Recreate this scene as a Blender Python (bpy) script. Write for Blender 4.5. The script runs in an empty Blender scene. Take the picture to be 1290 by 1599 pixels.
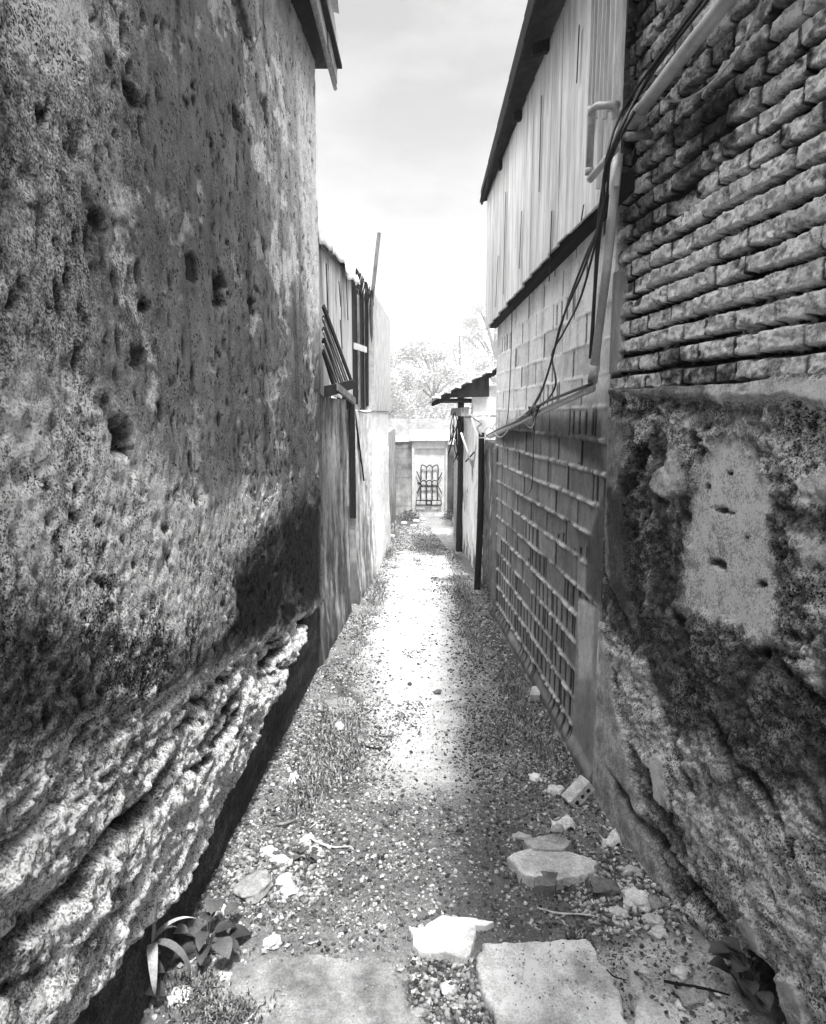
import bpy, math, random
import numpy as np
random.seed(7); rng = np.random.default_rng(11)
R = math.radians
SC = bpy.context.scene; COL = SC.collection
# ------------------------------------------------------------------ camera
EYE = 1.6; PITCH = R(8.4); FPX = 1050.0
cam = bpy.data.cameras.new('camera'); camo = bpy.data.objects.new('camera', cam); COL.objects.link(camo)
cam.sensor_fit = 'HORIZONTAL'; cam.sensor_width = 36; cam.lens = FPX/1290*36
cam.clip_start = 0.05; cam.clip_end = 3000
camo.location = (0, 0, EYE); camo.rotation_euler = (R(90)-PITCH, 0, 0)
SC.camera = camo
# ------------------------------------------------------------------ world, sun, exposure
SUN_EL, SUN_AZ = R(68), R(165)      # azimuth clockwise from +Y (the way the camera looks)
w = bpy.data.worlds.new('World'); SC.world = w; w.use_nodes = True
nt = w.node_tree; nt.nodes.clear()
def N(nt, t, **kw):
    n = nt.nodes.new(t)
    for k, v in kw.items():
        if k.startswith('i_'):
            n.inputs[k[2:].replace('_', ' ')].default_value = v
        else: setattr(n, k, v)
    return n
sky = N(nt, 'ShaderNodeTexSky', sky_type='NISHITA', sun_disc=False, sun_elevation=SUN_EL, sun_rotation=SUN_AZ, dust_density=3.0)
bw = N(nt, 'ShaderNodeRGBToBW'); nt.links.new(sky.outputs[0], bw.inputs[0])
tc = N(nt, 'ShaderNodeTexCoord'); mp = N(nt, 'ShaderNodeMapping'); mp.inputs['Scale'].default_value = (1.2, 1.2, 3.2)
nt.links.new(tc.outputs['Generated'], mp.inputs[0])
cn = N(nt, 'ShaderNodeTexNoise'); cn.inputs['Scale'].default_value = 2.3; cn.inputs['Detail'].default_value = 8; cn.inputs['Roughness'].default_value = .55
nt.links.new(mp.outputs[0], cn.inputs['Vector'])
cr = N(nt, 'ShaderNodeMapRange'); cr.inputs[1].default_value = .36; cr.inputs[2].default_value = .66; cr.inputs[3].default_value = .74; cr.inputs[4].default_value = 1.4
nt.links.new(cn.outputs[0], cr.inputs[0])
sz = N(nt, 'ShaderNodeSeparateXYZ'); nt.links.new(tc.outputs['Generated'], sz.inputs[0])
zr = N(nt, 'ShaderNodeMapRange', interpolation_type='SMOOTHSTEP'); zr.inputs[1].default_value = .5; zr.inputs[2].default_value = .95; zr.inputs[3].default_value = 1; zr.inputs[4].default_value = 13
nt.links.new(sz.outputs['Z'], zr.inputs[0])
cz = N(nt, 'ShaderNodeMath', operation='MULTIPLY'); nt.links.new(cr.outputs[0], cz.inputs[0]); nt.links.new(zr.outputs[0], cz.inputs[1])
ns = N(nt, 'ShaderNodeMath', operation='MULTIPLY'); nt.links.new(bw.outputs[0], ns.inputs[0]); ns.inputs[1].default_value = .05
ad = N(nt, 'ShaderNodeMath', operation='ADD'); nt.links.new(ns.outputs[0], ad.inputs[0]); nt.links.new(cz.outputs[0], ad.inputs[1])
bg = N(nt, 'ShaderNodeBackground'); bg.inputs[1].default_value = .15
nt.links.new(ad.outputs[0], bg.inputs[0])
wo = N(nt, 'ShaderNodeOutputWorld'); nt.links.new(bg.outputs[0], wo.inputs[0])
sl = bpy.data.lights.new('sun', 'SUN'); sl.energy = 2.0; sl.angle = R(5); sl.color = (1, .995, .985)
so = bpy.data.objects.new('sun', sl); COL.objects.link(so)
so.rotation_euler = (R(90)-SUN_EL, 0, R(180)-SUN_AZ)
SC.view_settings.view_transform = 'Standard'; SC.view_settings.look = 'None'
SC.view_settings.exposure = 1.93; SC.view_settings.gamma = 1
SC.render.engine = 'CYCLES'
SC.cycles.max_bounces = 5; SC.cycles.volume_bounces = 1; SC.cycles.diffuse_bounces = 3; SC.cycles.use_denoising = True; SC.cycles.denoising_prefilter = 'ACCURATE'
# ------------------------------------------------------------------ measuring helpers (photo measurements -> real surfaces)
cp, sp = math.cos(PITCH), math.sin(PITCH)
def ray(px, py):
    dx, dy = (px-645)/FPX, (800-py)/FPX
    return dx, cp+dy*sp, -sp+dy*cp
def onplane(px, py, a, b, off=0):     # vertical plane x = a + b*y ; off = distance toward the alley middle
    s = 1 if a > 0 else -1
    a2 = a - s*off
    r = ray(px, py); t = a2/(r[0]-b*r[1])
    return (t*r[0], t*r[1], EYE+t*r[2])
def atdepth(px, py, y):
    r = ray(px, py); t = y/r[1]; return (t*r[0], y, EYE+t*r[2])
def zg(y):
    y = np.asarray(y, float)
    t = np.clip((y-5.5)/1.0, 0, 1)
    s = np.where(y < 6.5, -.038*t*t, -.038-.076*(y-6.5))
    return np.where(y > 14.5, -.038-.076*8.0, s)
def onground(px, py):
    r = ray(px, py); z = 0
    for _ in range(12):
        t = (z-EYE)/r[2]; z = float(zg(t*r[1]))
    return (t*r[0], t*r[1], z)
LA, LB = -.65-.05*1.87, .05
RA, RB = .77+.12*2.65, -.12
BA, BB = .77+.05*2.65, -.05
XL = lambda y: LA+LB*y
XR = lambda y: RA+RB*y
XB = lambda y: BA+BB*y
# ------------------------------------------------------------------ noise
def _h(ix, iy, iz, seed):
    h = (ix*374761393 + iy*668265263 + iz*2147483647 + seed*1274126177) & 0xffffffff
    h = ((h ^ (h >> 13))*1274126177) & 0xffffffff
    h = ((h ^ (h >> 16))*2246822519) & 0xffffffff
    return (h ^ (h >> 15))
def noise(x, y, z=None, seed=0):
    """value-gradient noise in -1..1"""
    x = np.asarray(x, float); y = np.asarray(y, float)
    if z is None: z = np.zeros_like(x)+.37
    ix, iy, iz = np.floor(x).astype(np.int64), np.floor(y).astype(np.int64), np.floor(z).astype(np.int64)
    fx, fy, fz = x-ix, y-iy, z-iz
    u, v, q = [f*f*f*(f*(f*6-15)+10) for f in (fx, fy, fz)]
    res = 0
    for dx in (0, 1):
        for dy in (0, 1):
            for dz in (0, 1):
                h = _h(ix+dx, iy+dy, iz+dz, seed)
                gx = (h & 1023)/511.5-1; gy = ((h >> 10) & 1023)/511.5-1; gz = ((h >> 20) & 1023)/511.5-1
                g = gx*(fx-dx)+gy*(fy-dy)+gz*(fz-dz)
                res = res + g*(u if dx else 1-u)*(v if dy else 1-v)*(q if dz else 1-q)
    return res*1.5
def fbm(x, y, o=4, seed=0, rough=.55, sx=1, sy=1):
    r = 0; a = 1; f = 1; tot = 0
    for i in range(o):
        r = r+a*noise(x*f*sx, y*f*sy, None, seed+i*17); tot += a; a *= rough; f *= 2.03
    return r/tot
def ridged(x, y, o=4, seed=0, rough=.55):
    r = 0; a = 1; f = 1; tot = 0
    for i in range(o):
        r = r+a*(1-np.abs(noise(x*f, y*f, None, seed+i*17))*2); tot += a; a *= rough; f *= 2.03
    return r/tot
def cells(x, y, seed=0):
    """F1, F2, random id of the nearest cell"""
    ix, iy = np.floor(x).astype(np.int64), np.floor(y).astype(np.int64)
    f1 = np.full(np.shape(x), 9.); f2 = f1.copy(); cid = np.zeros(np.shape(x))
    for dx in (-1, 0, 1):
        for dy in (-1, 0, 1):
            h = _h(ix+dx, iy+dy, 0*ix, seed)
            px = ix+dx+(h & 1023)/1023; py = iy+dy+((h >> 10) & 1023)/1023
            d = np.hypot(px-x, py-y); r = ((h >> 20) & 1023)/1023
            m = d < f1
            f2 = np.where(m, f1, np.minimum(f2, d)); cid = np.where(m, r, cid); f1 = np.where(m, d, f1)
    return f1, f2, cid
def ss(a, b, x):
    t = np.clip((x-a)/(b-a), 0, 1); return t*t*(3-2*t)
def lerp(a, b, t): return a+(b-a)*t
def sdf(X, Y, poly):
    """signed distance, negative inside"""
    d = np.full(X.shape, 1e9); ins = np.zeros(X.shape, bool); n = len(poly)
    for i in range(n):
        ax, ay = poly[i]; bx, by = poly[(i+1) % n]
        ex, ey = bx-ax, by-ay; wx, wy = X-ax, Y-ay
        t = np.clip((wx*ex+wy*ey)/(ex*ex+ey*ey+1e-12), 0, 1)
        d = np.minimum(d, np.hypot(wx-ex*t, wy-ey*t))
        c = ((ay > Y) != (by > Y)) & (X < (bx-ax)*(Y-ay)/((by-ay) if abs(by-ay) > 1e-9 else 1e-9)+ax)
        ins ^= c
    return np.where(ins, -d, d)
def mask(X, Y, poly, soft, nz): return ss(soft, -soft, sdf(X, Y, poly)+nz)
# ------------------------------------------------------------------ materials (all greys)
def material(name, tone=None, rough=.9, sp1=(28, .5), sp2=(110, .8), bump=.006, metal=0, spec=.08, streak=None, pits=None, spk=False, low=(7, .2)):
    """tone None -> the mesh attribute 'tone'; sp = (scale, contrast) of two mottling layers; pits = (scale, amount)"""
    m = bpy.data.materials.new(name); m.use_nodes = True; t = m.node_tree; t.nodes.clear(); L = t.links.new
    o = N(t, 'ShaderNodeOutputMaterial'); b = N(t, 'ShaderNodeBsdfPrincipled')
    b.inputs['Roughness'].default_value = rough; b.inputs['Metallic'].default_value = metal
    b.inputs['Specular IOR Level'].default_value = spec
    L(b.outputs[0], o.inputs[0])
    geo = N(t, 'ShaderNodeTexCoord'); co = geo.outputs['Object']
    if streak:
        mpn = N(t, 'ShaderNodeMapping'); mpn.inputs['Scale'].default_value = streak; L(co, mpn.inputs[0]); co = mpn.outputs[0]
    def nz(scale, detail=5, rgh=.6):
        n = N(t, 'ShaderNodeTexNoise'); n.inputs['Scale'].default_value = scale; n.inputs['Detail'].default_value = detail
        n.inputs['Roughness'].default_value = rgh; L(co, n.inputs['Vector']); return n.outputs[0]
    def mr(s, a, b_, c, d):
        n = N(t, 'ShaderNodeMapRange'); n.inputs[1].default_value = a; n.inputs[2].default_value = b_
        n.inputs[3].default_value = c; n.inputs[4].default_value = d; L(s, n.inputs[0]); return n.outputs[0]
    def mul(a, b_):
        n = N(t, 'ShaderNodeMath', operation='MULTIPLY')
        for i, q in enumerate((a, b_)):
            if isinstance(q, (int, float)): n.inputs[i].default_value = q
            else: L(q, n.inputs[i])
        return n.outputs[0]
    if tone is None:
        at = N(t, 'ShaderNodeAttribute', attribute_name='tone'); c = at.outputs['Fac']
    else:
        v = N(t, 'ShaderNodeValue'); v.outputs[0].default_value = tone; c = v.outputs[0]
    n1, n2 = nz(sp1[0], 12, .8), nz(sp2[0], 6, .75)
    if spk:      # crisp grains: a random value per tiny cell
        gv = N(t, 'ShaderNodeTexVoronoi'); gv.inputs['Scale'].default_value = sp2[0]*1.5; L(co, gv.inputs['Vector'])
        sx = N(t, 'ShaderNodeSeparateColor'); L(gv.outputs['Color'], sx.inputs[0])
        mx = N(t, 'ShaderNodeMath', operation='ADD'); L(mul(n2, .62), mx.inputs[0]); L(mul(sx.outputs[0], .38), mx.inputs[1]); n2 = mx.outputs[0]
    n0 = nz(low[0], 6, .65); c = mul(c, mr(n0, .35, .65, 1-low[1], 1+low[1]))
    def con(n, k):          # contrast k, weakened where the surface is smooth (attribute 'spk')
        a = mr(n, .33, .67, -k, k)
        if spk:
            at2 = N(t, 'ShaderNodeAttribute', attribute_name='spk'); a = mul(a, at2.outputs['Fac'])
        q = N(t, 'ShaderNodeMath', operation='ADD'); q.inputs[1].default_value = 1; L(a, q.inputs[0]); return q.outputs[0]
    c = mul(c, con(n1, sp1[1])); c = mul(c, con(n2, sp2[1]))
    hgt = N(t, 'ShaderNodeMath', operation='ADD'); L(n1, hgt.inputs[0])
    L(mul(n2, .45), hgt.inputs[1]); H = hgt.outputs[0]
    if pits:
        vo = N(t, 'ShaderNodeTexVoronoi'); vo.inputs['Scale'].default_value = pits[0]; L(co, vo.inputs['Vector'])
        k = mr(vo.outputs['Distance'], .12, .34, 0, 1); gate = mr(nz(pits[0]*.25, 3), .5-pits[1]*.2, .62, 1, 0)
        g = N(t, 'ShaderNodeMath', operation='MAXIMUM'); L(k, g.inputs[0]); L(gate, g.inputs[1])
        c = mul(c, mr(g.outputs[0], 0, 1, .22, 1))
        h2 = N(t, 'ShaderNodeMath', operation='ADD'); L(H, h2.inputs[0]); L(mul(g.outputs[0], .8), h2.inputs[1]); H = h2.outputs[0]
    cl = N(t, 'ShaderNodeClamp'); cl.inputs[1].default_value = .012; cl.inputs[2].default_value = .85; L(c, cl.inputs[0])
    L(cl.outputs[0], b.inputs['Base Color'])
    bp = N(t, 'ShaderNodeBump'); bp.inputs['Strength'].default_value = 1; bp.inputs['Distance'].default_value = bump
    L(H, bp.inputs['Height']); L(bp.outputs[0], b.inputs['Normal'])
    return m
M = {}
M['render'] = material('old_plaster', None, .92, (26, .95), (170, .75), .012, pits=(60, .3), spk=True, low=(8, .28))
M['rubble'] = material('rubble_plaster', None, .92, (26, .95), (150, .75), .018, spk=True, low=(12, .45))
M['brick'] = material('weathered_brick', None, .9, (36, .85), (150, .5), .010, low=(16, .45))
M['block'] = material('concrete_block', None, .9, (30, .22), (260, .4), .003)
M['ground'] = material('trodden_earth', None, .95, (34, .3), (150, .5), .012)
M['stone'] = material('stone', None, .8, (30, .3), (160, .3), .004)
M['slab'] = material('flagstone', None, .9, (22, .25), (150, .35), .008, low=(7, .45))
M['pale_wall'] = material('limewashed_wall', None, .9, (9, .2), (60, .2), .004, streak=(1, 1, .35))
M['board'] = material('painted_boards', None, .7, (7, .2), (40, .1), .002, streak=(3, 3, .25))
M['wood_dark'] = material('dark_timber', .02, .85, (20, .5), (90, .6), .004, streak=(3, 3, .4))
M['wood_grey'] = material('grey_timber', .22, .85, (20, .5), (90, .5), .004, streak=(3, 3, .4))
M['wood_pale'] = material('pale_timber', .55, .8, (20, .3), (90, .3), .003, streak=(3, 3, .4))
M['sheet'] = material('weathered_sheet', .4, .6, (6, .3), (40, .2), .002, metal=.1)
M['sheet_pale'] = material('pale_sheet', .62, .6, (3, .12), (40, .08), .001)
M['sheet_dark'] = material('dark_sheet', .03, .8, (8, .5), (50, .4), .003)
M['pvc'] = material('grey_plastic_pipe', .40, .4, (8, .25), (60, .15), .0006, spec=.5)
M['cable'] = material('black_cable', .018, .5, (30, .2), (90, .2), .0004, spec=.4)
M['wire_pale'] = material('pale_wire', .55, .5, (30, .2), (90, .2), .0004)
M['iron'] = material('dark_iron', .03, .6, (30, .3), (90, .3), .0008)
M['door'] = material('painted_door', .6, .6, (4, .15), (50, .12), .001)
M['leaf'] = material('leaf', None, .6, (30, .25), (120, .2), .001, spec=.4)
M['crown'] = material('tree_leaf', None, .7, (3, .3), (20, .2), .002)
M['bark'] = material('bark', .1, .9, (14, .4), (60, .4), .01, streak=(1, 1, .3))
M['litter'] = material('litter', .7, .6, (40, .3), (160, .3), .002)
# ------------------------------------------------------------------ mesh helpers
def tag(o, label=None, cat=None, group=None, kind=None):
    if label: o['label'] = label
    if cat: o['category'] = cat
    if group: o['group'] = group
    if kind: o['kind'] = kind
    return o
def empty(name, loc, label, cat, group=None):
    o = bpy.data.objects.new(name, None); COL.objects.link(o); o.location = loc
    o.empty_display_size = .1
    return tag(o, label, cat, group)
def mk(name, V, F, mat, parent=None, tone=None, smooth=True, spk=None):
    """V (n,3); F list of int arrays (k, 3|4|n)"""
    V = np.asarray(V, np.float32)
    me = bpy.data.meshes.new(name)
    if isinstance(F, np.ndarray): F = [F]
    F = [f for f in F if len(f)]
    loops = np.concatenate([np.asarray(f, np.int32).ravel() for f in F])
    tot = np.concatenate([np.full(len(f), np.asarray(f).shape[1], np.int32) for f in F])
    st = np.concatenate([[0], np.cumsum(tot)[:-1]]).astype(np.int32)
    me.vertices.add(len(V)); me.vertices.foreach_set('co', V.ravel())
    me.loops.add(len(loops)); me.loops.foreach_set('vertex_index', loops)
    me.polygons.add(len(tot)); me.polygons.foreach_set('loop_start', st)
    me.polygons.foreach_set('use_smooth', np.full(len(tot), smooth, bool))
    me.update(calc_edges=True); me.validate()
    if tone is not None:
        a = me.attributes.new('tone', 'FLOAT', 'POINT')
        a.data.foreach_set('value', np.broadcast_to(np.asarray(tone, np.float32), (len(V),)).ravel().copy())
    if spk is not None:
        a = me.attributes.new('spk', 'FLOAT', 'POINT'); q = np.ones(len(V), np.float32); q[:spk.size] = spk.ravel(); a.data.foreach_set('value', q)
    me.materials.append(mat)
    o = bpy.data.objects.new(name, me); COL.objects.link(o)
    if parent:
        o.parent = parent; me.transform(parent.matrix_world.inverted() if False else __import__('mathutils').Matrix.Translation(-parent.location))
    return o
def grid_faces(n, m, flip=False):
    i = np.arange(n-1)[:, None]*m+np.arange(m-1)[None, :]
    a = i.ravel(); f = np.stack([a, a+1, a+m+1, a+m], 1)
    return f[:, ::-1] if flip else f
def grid(name, X, Y, Z, mat, parent=None, tone=None, back=None, flip=False, smooth=True, spk=None):
    n, m = X.shape; V = np.stack([X, Y, Z], -1).reshape(-1, 3); F = [grid_faces(n, m, flip)]
    T = None if tone is None else np.asarray(np.broadcast_to(tone, X.shape)).ravel()
    if back is not None:
        idx = np.arange(n*m).reshape(n, m)
        loop = np.concatenate([idx[0, :-1], idx[:-1, -1], idx[-1, :0:-1], idx[:0:-1, 0]])
        k = len(loop); B = V[loop].copy(); B = B+np.array(back)
        base = len(V); V = np.concatenate([V, B]); nx = np.roll(np.arange(k), -1)
        q = np.stack([loop, loop[nx], base+nx, base+np.arange(k)], 1)
        F.append(q[:, ::-1] if not flip else q)
        # back cap from four corners
        c = [base+0, base+m-1, base+m-1+n-1, base+2*(m-1)+n-1]
        F.append(np.array([c]))
        if T is not None: T = np.concatenate([T, T[loop]])
    return mk(name, V, F, mat, parent, T, smooth, spk)
class MB:
    def __init__(s): s.V = []; s.F3 = []; s.F4 = []; s.T = []; s.n = 0
    def add(s, V, F, t=.3):
        V = np.asarray(V, float); 
        for f in F:
            f = [i+s.n for i in f]
            (s.F3 if len(f) == 3 else s.F4).append(f)
        s.V.append(V); s.T.append(np.full(len(V), float(t)) if np.ndim(t) == 0 else np.asarray(t)); s.n += len(V)
    def hexa(s, P, t=.3):      # 8 points: bottom 4, top 4
        s.add(P, [(3, 2, 1, 0), (4, 5, 6, 7), (0, 1, 5, 4), (1, 2, 6, 5), (2, 3, 7, 6), (3, 0, 4, 7)], t)
    def box(s, x0, x1, y0, y1, z0, z1, t=.3, jit=0):
        P = np.array([(x0, y0, z0), (x1, y0, z0), (x1, y1, z0), (x0, y1, z0), (x0, y0, z1), (x1, y0, z1), (x1, y1, z1), (x0, y1, z1)], float)
        s.hexa(P+(rng.uniform(-jit, jit, P.shape) if jit else 0), t)
    def plank(s, a, b, wv, tv, t=.3):      # from a to b; wv = half width vector, tv = thickness vector
        a, b, wv, tv = [np.array(q, float) for q in (a, b, wv, tv)]
        s.hexa([a-wv, a+wv, a+wv+tv, a-wv+tv, b-wv, b+wv, b+wv+tv, b-wv+tv], t)
    def tube(s, pts, r, seg=8, t=.3, smoothp=True):
        P = np.array(pts, float)
        if smoothp and len(P) > 2: P = catmull(P, 6)
        rr = np.full(len(P), r) if np.ndim(r) == 0 else np.interp(np.linspace(0, 1, len(P)), np.linspace(0, 1, len(r)), r)
        T = np.gradient(P, axis=0); T /= np.linalg.norm(T, axis=1)[:, None]+1e-12
        up = np.array([0, 0, 1.]) if abs(T[0][2]) < .9 else np.array([1., 0, 0])
        n = np.cross(T[0], up); n /= np.linalg.norm(n); V = []
        for i in range(len(P)):
            n = n-T[i]*np.dot(n, T[i]); n /= np.linalg.norm(n); b = np.cross(T[i], n)
            for k in range(seg):
                a = 2*math.pi*k/seg; V.append(P[i]+rr[i]*(math.cos(a)*n+math.sin(a)*b))
        F = []
        for i in range(len(P)-1):
            for k in range(seg):
                k2 = (k+1) % seg; F.append((i*seg+k, i*seg+k2, (i+1)*seg+k2, (i+1)*seg+k))
        V += [P[0], P[-1]]; c0 = len(P)*seg
        for k in range(seg):
            F.append((c0, (k+1) % seg, k)); F.append((c0+1, (len(P)-1)*seg+k, (len(P)-1)*seg+(k+1) % seg))
        s.add(V, F, t)
    def build(s, name, mat, parent=None, smooth=False, bevel=0):
        F = []
        if s.F3: F.append(np.array(s.F3))
        if s.F4: F.append(np.array(s.F4))
        o = mk(name, np.concatenate(s.V), F, mat, parent, np.concatenate(s.T), smooth)
        if bevel:
            b = o.modifiers.new('bevel', 'BEVEL'); b.width = bevel; b.segments = 2
        return o
def catmull(P, k):
    Q = np.concatenate([[2*P[0]-P[1]], P, [2*P[-1]-P[-2]]]); out = []
    for i in range(1, len(Q)-2):
        for j in range(k):
            t = j/k; a, b, c, d = Q[i-1], Q[i], Q[i+1], Q[i+2]
            out.append(.5*((2*b)+(c-a)*t+(2*a-5*b+4*c-d)*t*t+(3*b-a-3*c+d)*t**3))
    out.append(P[-1]); return np.array(out)
def rangef(*segs):
    """segments (start, stop, step) -> coordinates"""
    out = []
    for a, b, st in segs:
        n = max(1, round((b-a)/st)); out.append(np.linspace(a, b, n, endpoint=False))
    out.append([segs[-1][1]]); return np.concatenate(out)
def wp(plane, pts): return [onplane(x, y, *plane)[1:] for x, y in pts]
LP, RP, BP = (LA, LB), (RA, RB), (BA, BB)
# ================================================================== LEFT PLASTERED WALL
def build_left():
    ys = rangef((-2.5, .9, .05), (.9, 2.2, .0065), (2.2, 4.03, .008)); hs = rangef((-.12, 1.3, .0065), (1.3, 3.6, .009))
    Y, H = np.meshgrid(ys, hs, indexing='ij')
    wy = Y+.04*fbm(Y*3, H*3, 3, 5); wh = H+.035*fbm(Y*4, H*4, 3, 9)
    n1 = fbm(Y*7, H*7, 4, 1); n2 = fbm(Y*30, H*30, 3, 2); big = fbm(Y*1.3, H*1.3, 3, 3)
    d = .010*big+.006*n1
    # granular render, coarser toward the near end and toward the foot
    coarse = np.clip(ss(2.1, 1.1, Y+.25*n1)*.8+ss(1.5, .9, H+.3*n1)*.55*ss(4.2, 2.4, Y), 0, 1.1)
    f1, f2, cid = cells(Y*38, H*30, 4)
    d += coarse*(.0045*n2+.004*(.5-f1))
    rg = fbm(Y*55, H*45, 2, 44)
    d += .007*coarse*rg
    SP = .12+.75*ss(2.2, 1.2, Y+.3*n1)+.55*ss(1.5, .95, H+.3*n1)*ss(4.3, 2.6, Y); SP *= .65+.7*ss(-.3, .3, fbm(Y*5, H*5, 3, 47))
    # pits
    pf, _, pid = cells(wy*11, wh*7, 21); d -= .011*ss(.24, .06, pf)*(pid > .74)
    pf2, _, pid2 = cells(wy*24, wh*15, 23); d -= .010*ss(.3, .08, pf2)*(pid2 > .5)*(.3+.7*coarse)
    T = .155+.05*big+.03*n1
    T = T*(1-.75*ss(.28, .12, pf)*(pid > .74))*(1-.6*ss(.32, .1, pf2)*(pid2 > .5)*(.3+.7*coarse))
    e = .03*n1+.015*n2
    def P(pts, tone, soft=.03, k=1, amp=1.5):
        nonlocal T
        m = mask(Y, H, wp(LP, pts), soft, e*amp)*k; T = lerp(T, tone*(1+.25*n1), m); return m
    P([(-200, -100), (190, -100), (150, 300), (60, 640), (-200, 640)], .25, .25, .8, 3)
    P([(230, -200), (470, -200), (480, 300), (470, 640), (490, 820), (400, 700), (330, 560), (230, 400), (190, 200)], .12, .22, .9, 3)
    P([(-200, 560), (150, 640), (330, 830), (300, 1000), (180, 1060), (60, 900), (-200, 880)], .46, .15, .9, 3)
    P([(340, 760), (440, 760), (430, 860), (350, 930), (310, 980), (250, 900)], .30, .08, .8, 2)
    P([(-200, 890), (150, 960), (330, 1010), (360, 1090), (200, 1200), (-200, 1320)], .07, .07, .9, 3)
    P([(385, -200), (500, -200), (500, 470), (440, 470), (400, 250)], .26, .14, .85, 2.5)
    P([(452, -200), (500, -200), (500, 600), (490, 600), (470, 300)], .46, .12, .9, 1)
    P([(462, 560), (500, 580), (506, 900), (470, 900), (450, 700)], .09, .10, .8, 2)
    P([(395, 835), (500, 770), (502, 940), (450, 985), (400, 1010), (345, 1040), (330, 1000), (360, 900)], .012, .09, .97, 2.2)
    P([(330, 905), (365, 880), (372, 960), (345, 1000), (315, 1010)], .22, .02, .9, 1)
    # pitted clusters, upright gouges and hairline cracks
    gf, _, gid = cells(wy*16, wh*5.5, 27); cl_ = ss(-.05, .3, fbm(Y*2.5, H*1.6, 3, 28)); g_ = ss(.24, .10, gf+.12*n2)*(gid > .45)*cl_
    d -= .009*g_; T *= 1-.8*g_
    sf, _, sid = cells(wy*26+3*n1, wh*14, 37); sl_ = ss(.26, .14, sf+.10*n2)*(sid > .62)*ss(-.25, .15, fbm(Y*3, H*1.3, 3, 38)); d -= .006*sl_; T *= 1-.85*sl_
    cr_ = np.abs(fbm(Y*3.1, H*1.7, 4, 29)); ck = ss(.010, .003, cr_)*ss(.1, .35, fbm(Y*2, H*2, 2, 30)); d -= .004*ck; T *= 1-.75*ck
    fl = fbm(Y*3.6, H*4.6, 5, 33, .6); fm = ss(.16, .19, fl); d -= .005*fm; T = lerp(T, T*1.8+.03, fm*.8); SP = lerp(SP, SP*1.25, fm)
    # vertical runs of dark water staining
    st = fbm(Y*14, H*1.1, 4, 31); T *= 1-.45*ss(.05, .5, st)*ss(1.0, 1.6, H)
    # named holes
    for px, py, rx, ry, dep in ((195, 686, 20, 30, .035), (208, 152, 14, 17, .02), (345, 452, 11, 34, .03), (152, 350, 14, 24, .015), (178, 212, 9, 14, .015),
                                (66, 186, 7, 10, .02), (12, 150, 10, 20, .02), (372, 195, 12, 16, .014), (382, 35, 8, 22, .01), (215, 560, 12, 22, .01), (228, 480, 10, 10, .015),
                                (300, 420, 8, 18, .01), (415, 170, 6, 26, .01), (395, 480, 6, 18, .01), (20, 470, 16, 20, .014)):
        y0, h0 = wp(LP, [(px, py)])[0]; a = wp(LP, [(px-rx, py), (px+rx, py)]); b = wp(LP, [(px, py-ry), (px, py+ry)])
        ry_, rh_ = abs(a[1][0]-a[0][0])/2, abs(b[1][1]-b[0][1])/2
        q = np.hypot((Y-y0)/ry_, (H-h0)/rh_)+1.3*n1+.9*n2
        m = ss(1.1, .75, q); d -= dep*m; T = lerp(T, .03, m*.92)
    # chipped, layered foot of the wall: ledges running along it
    def line(p, q):
        (y0, h0), (y1, h1) = wp(LP, [p, q]); return h0+(h1-h0)*(Y-y0)/(y1-y0)
    wig = .05*fbm(Y*3.2, H*2, 3, 51)+.028*fbm(Y*11, H*7, 3, 52)
    zone = ss(.02, -.05, H-(line((0, 1190), (490, 955))+wig))
    rub = fbm(Y*5, H*11, 5, 61, .6); rr = ridged(Y*6, H*13, 4, 62)
    c1, c2, ci = cells(wy*13, wh*22, 63)
    c3, c4, cj = cells(wy*42, wh*50, 64)
    def terr(q, k, w=.16):
        q = q*k; f = np.floor(q); return (f+ss(.5-w, .5+w, q-f))/k
    tq = terr(fbm(wy*4.5, wh*10, 4, 65), 5); tq2 = terr(fbm(wy*12, wh*19, 3, 66), 4)
    SP = lerp(SP, .9, zone)
    d += zone*(.036*tq+.022*tq2+.010*rub+.010*(rr-.6)+.006*(c2-c1)+.007*(.4-c3)-.02)
    Tz = .18+.34*ss(-.15, .3, rub)+.25*tq2+.12*(ci-.5); T = lerp(T, 1.75*Tz*(1-.55*ss(.14, .02, c2-c1)), zone*.85)  # ledge highlights put into the tone: raised parts paler, gaps darker
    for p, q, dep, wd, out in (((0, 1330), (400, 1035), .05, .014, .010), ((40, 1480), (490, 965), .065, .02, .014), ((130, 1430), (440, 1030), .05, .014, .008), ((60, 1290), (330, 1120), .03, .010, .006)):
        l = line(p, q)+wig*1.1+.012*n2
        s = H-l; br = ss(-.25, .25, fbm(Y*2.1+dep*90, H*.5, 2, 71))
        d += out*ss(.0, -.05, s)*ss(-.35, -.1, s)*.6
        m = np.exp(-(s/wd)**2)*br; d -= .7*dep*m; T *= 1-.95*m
    # bright lumps on the lowest ledge
    P([(330, 1200), (385, 1190), (300, 1370), (240, 1330), (280, 1270)], .62, .04, .9, 1.6)
    P([(-100, 1230), (130, 1240), (60, 1400), (-100, 1440)], .5, .07, .8, 2)
    P([(430, 1060), (475, 1000), (478, 1040), (440, 1130), (400, 1190), (395, 1120)], .5, .03, .75, 1.6)
    P([(205, 1400), (260, 1370), (280, 1440), (225, 1480)], .6, .03, .8, 1.6)
    P([(0, 1190), (250, 1120), (230, 1180), (0, 1310)], .2, .04, .6, 1.6)
    # the recessed base strip, its shade put into a dark tone
    low = wp(LP, [(150, 1560), (215, 1490), (300, 1385), (360, 1270), (420, 1130), (460, 1040), (492, 968)])
    ly = [a[0] for a in low]; lh = [a[1] for a in low]
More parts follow.
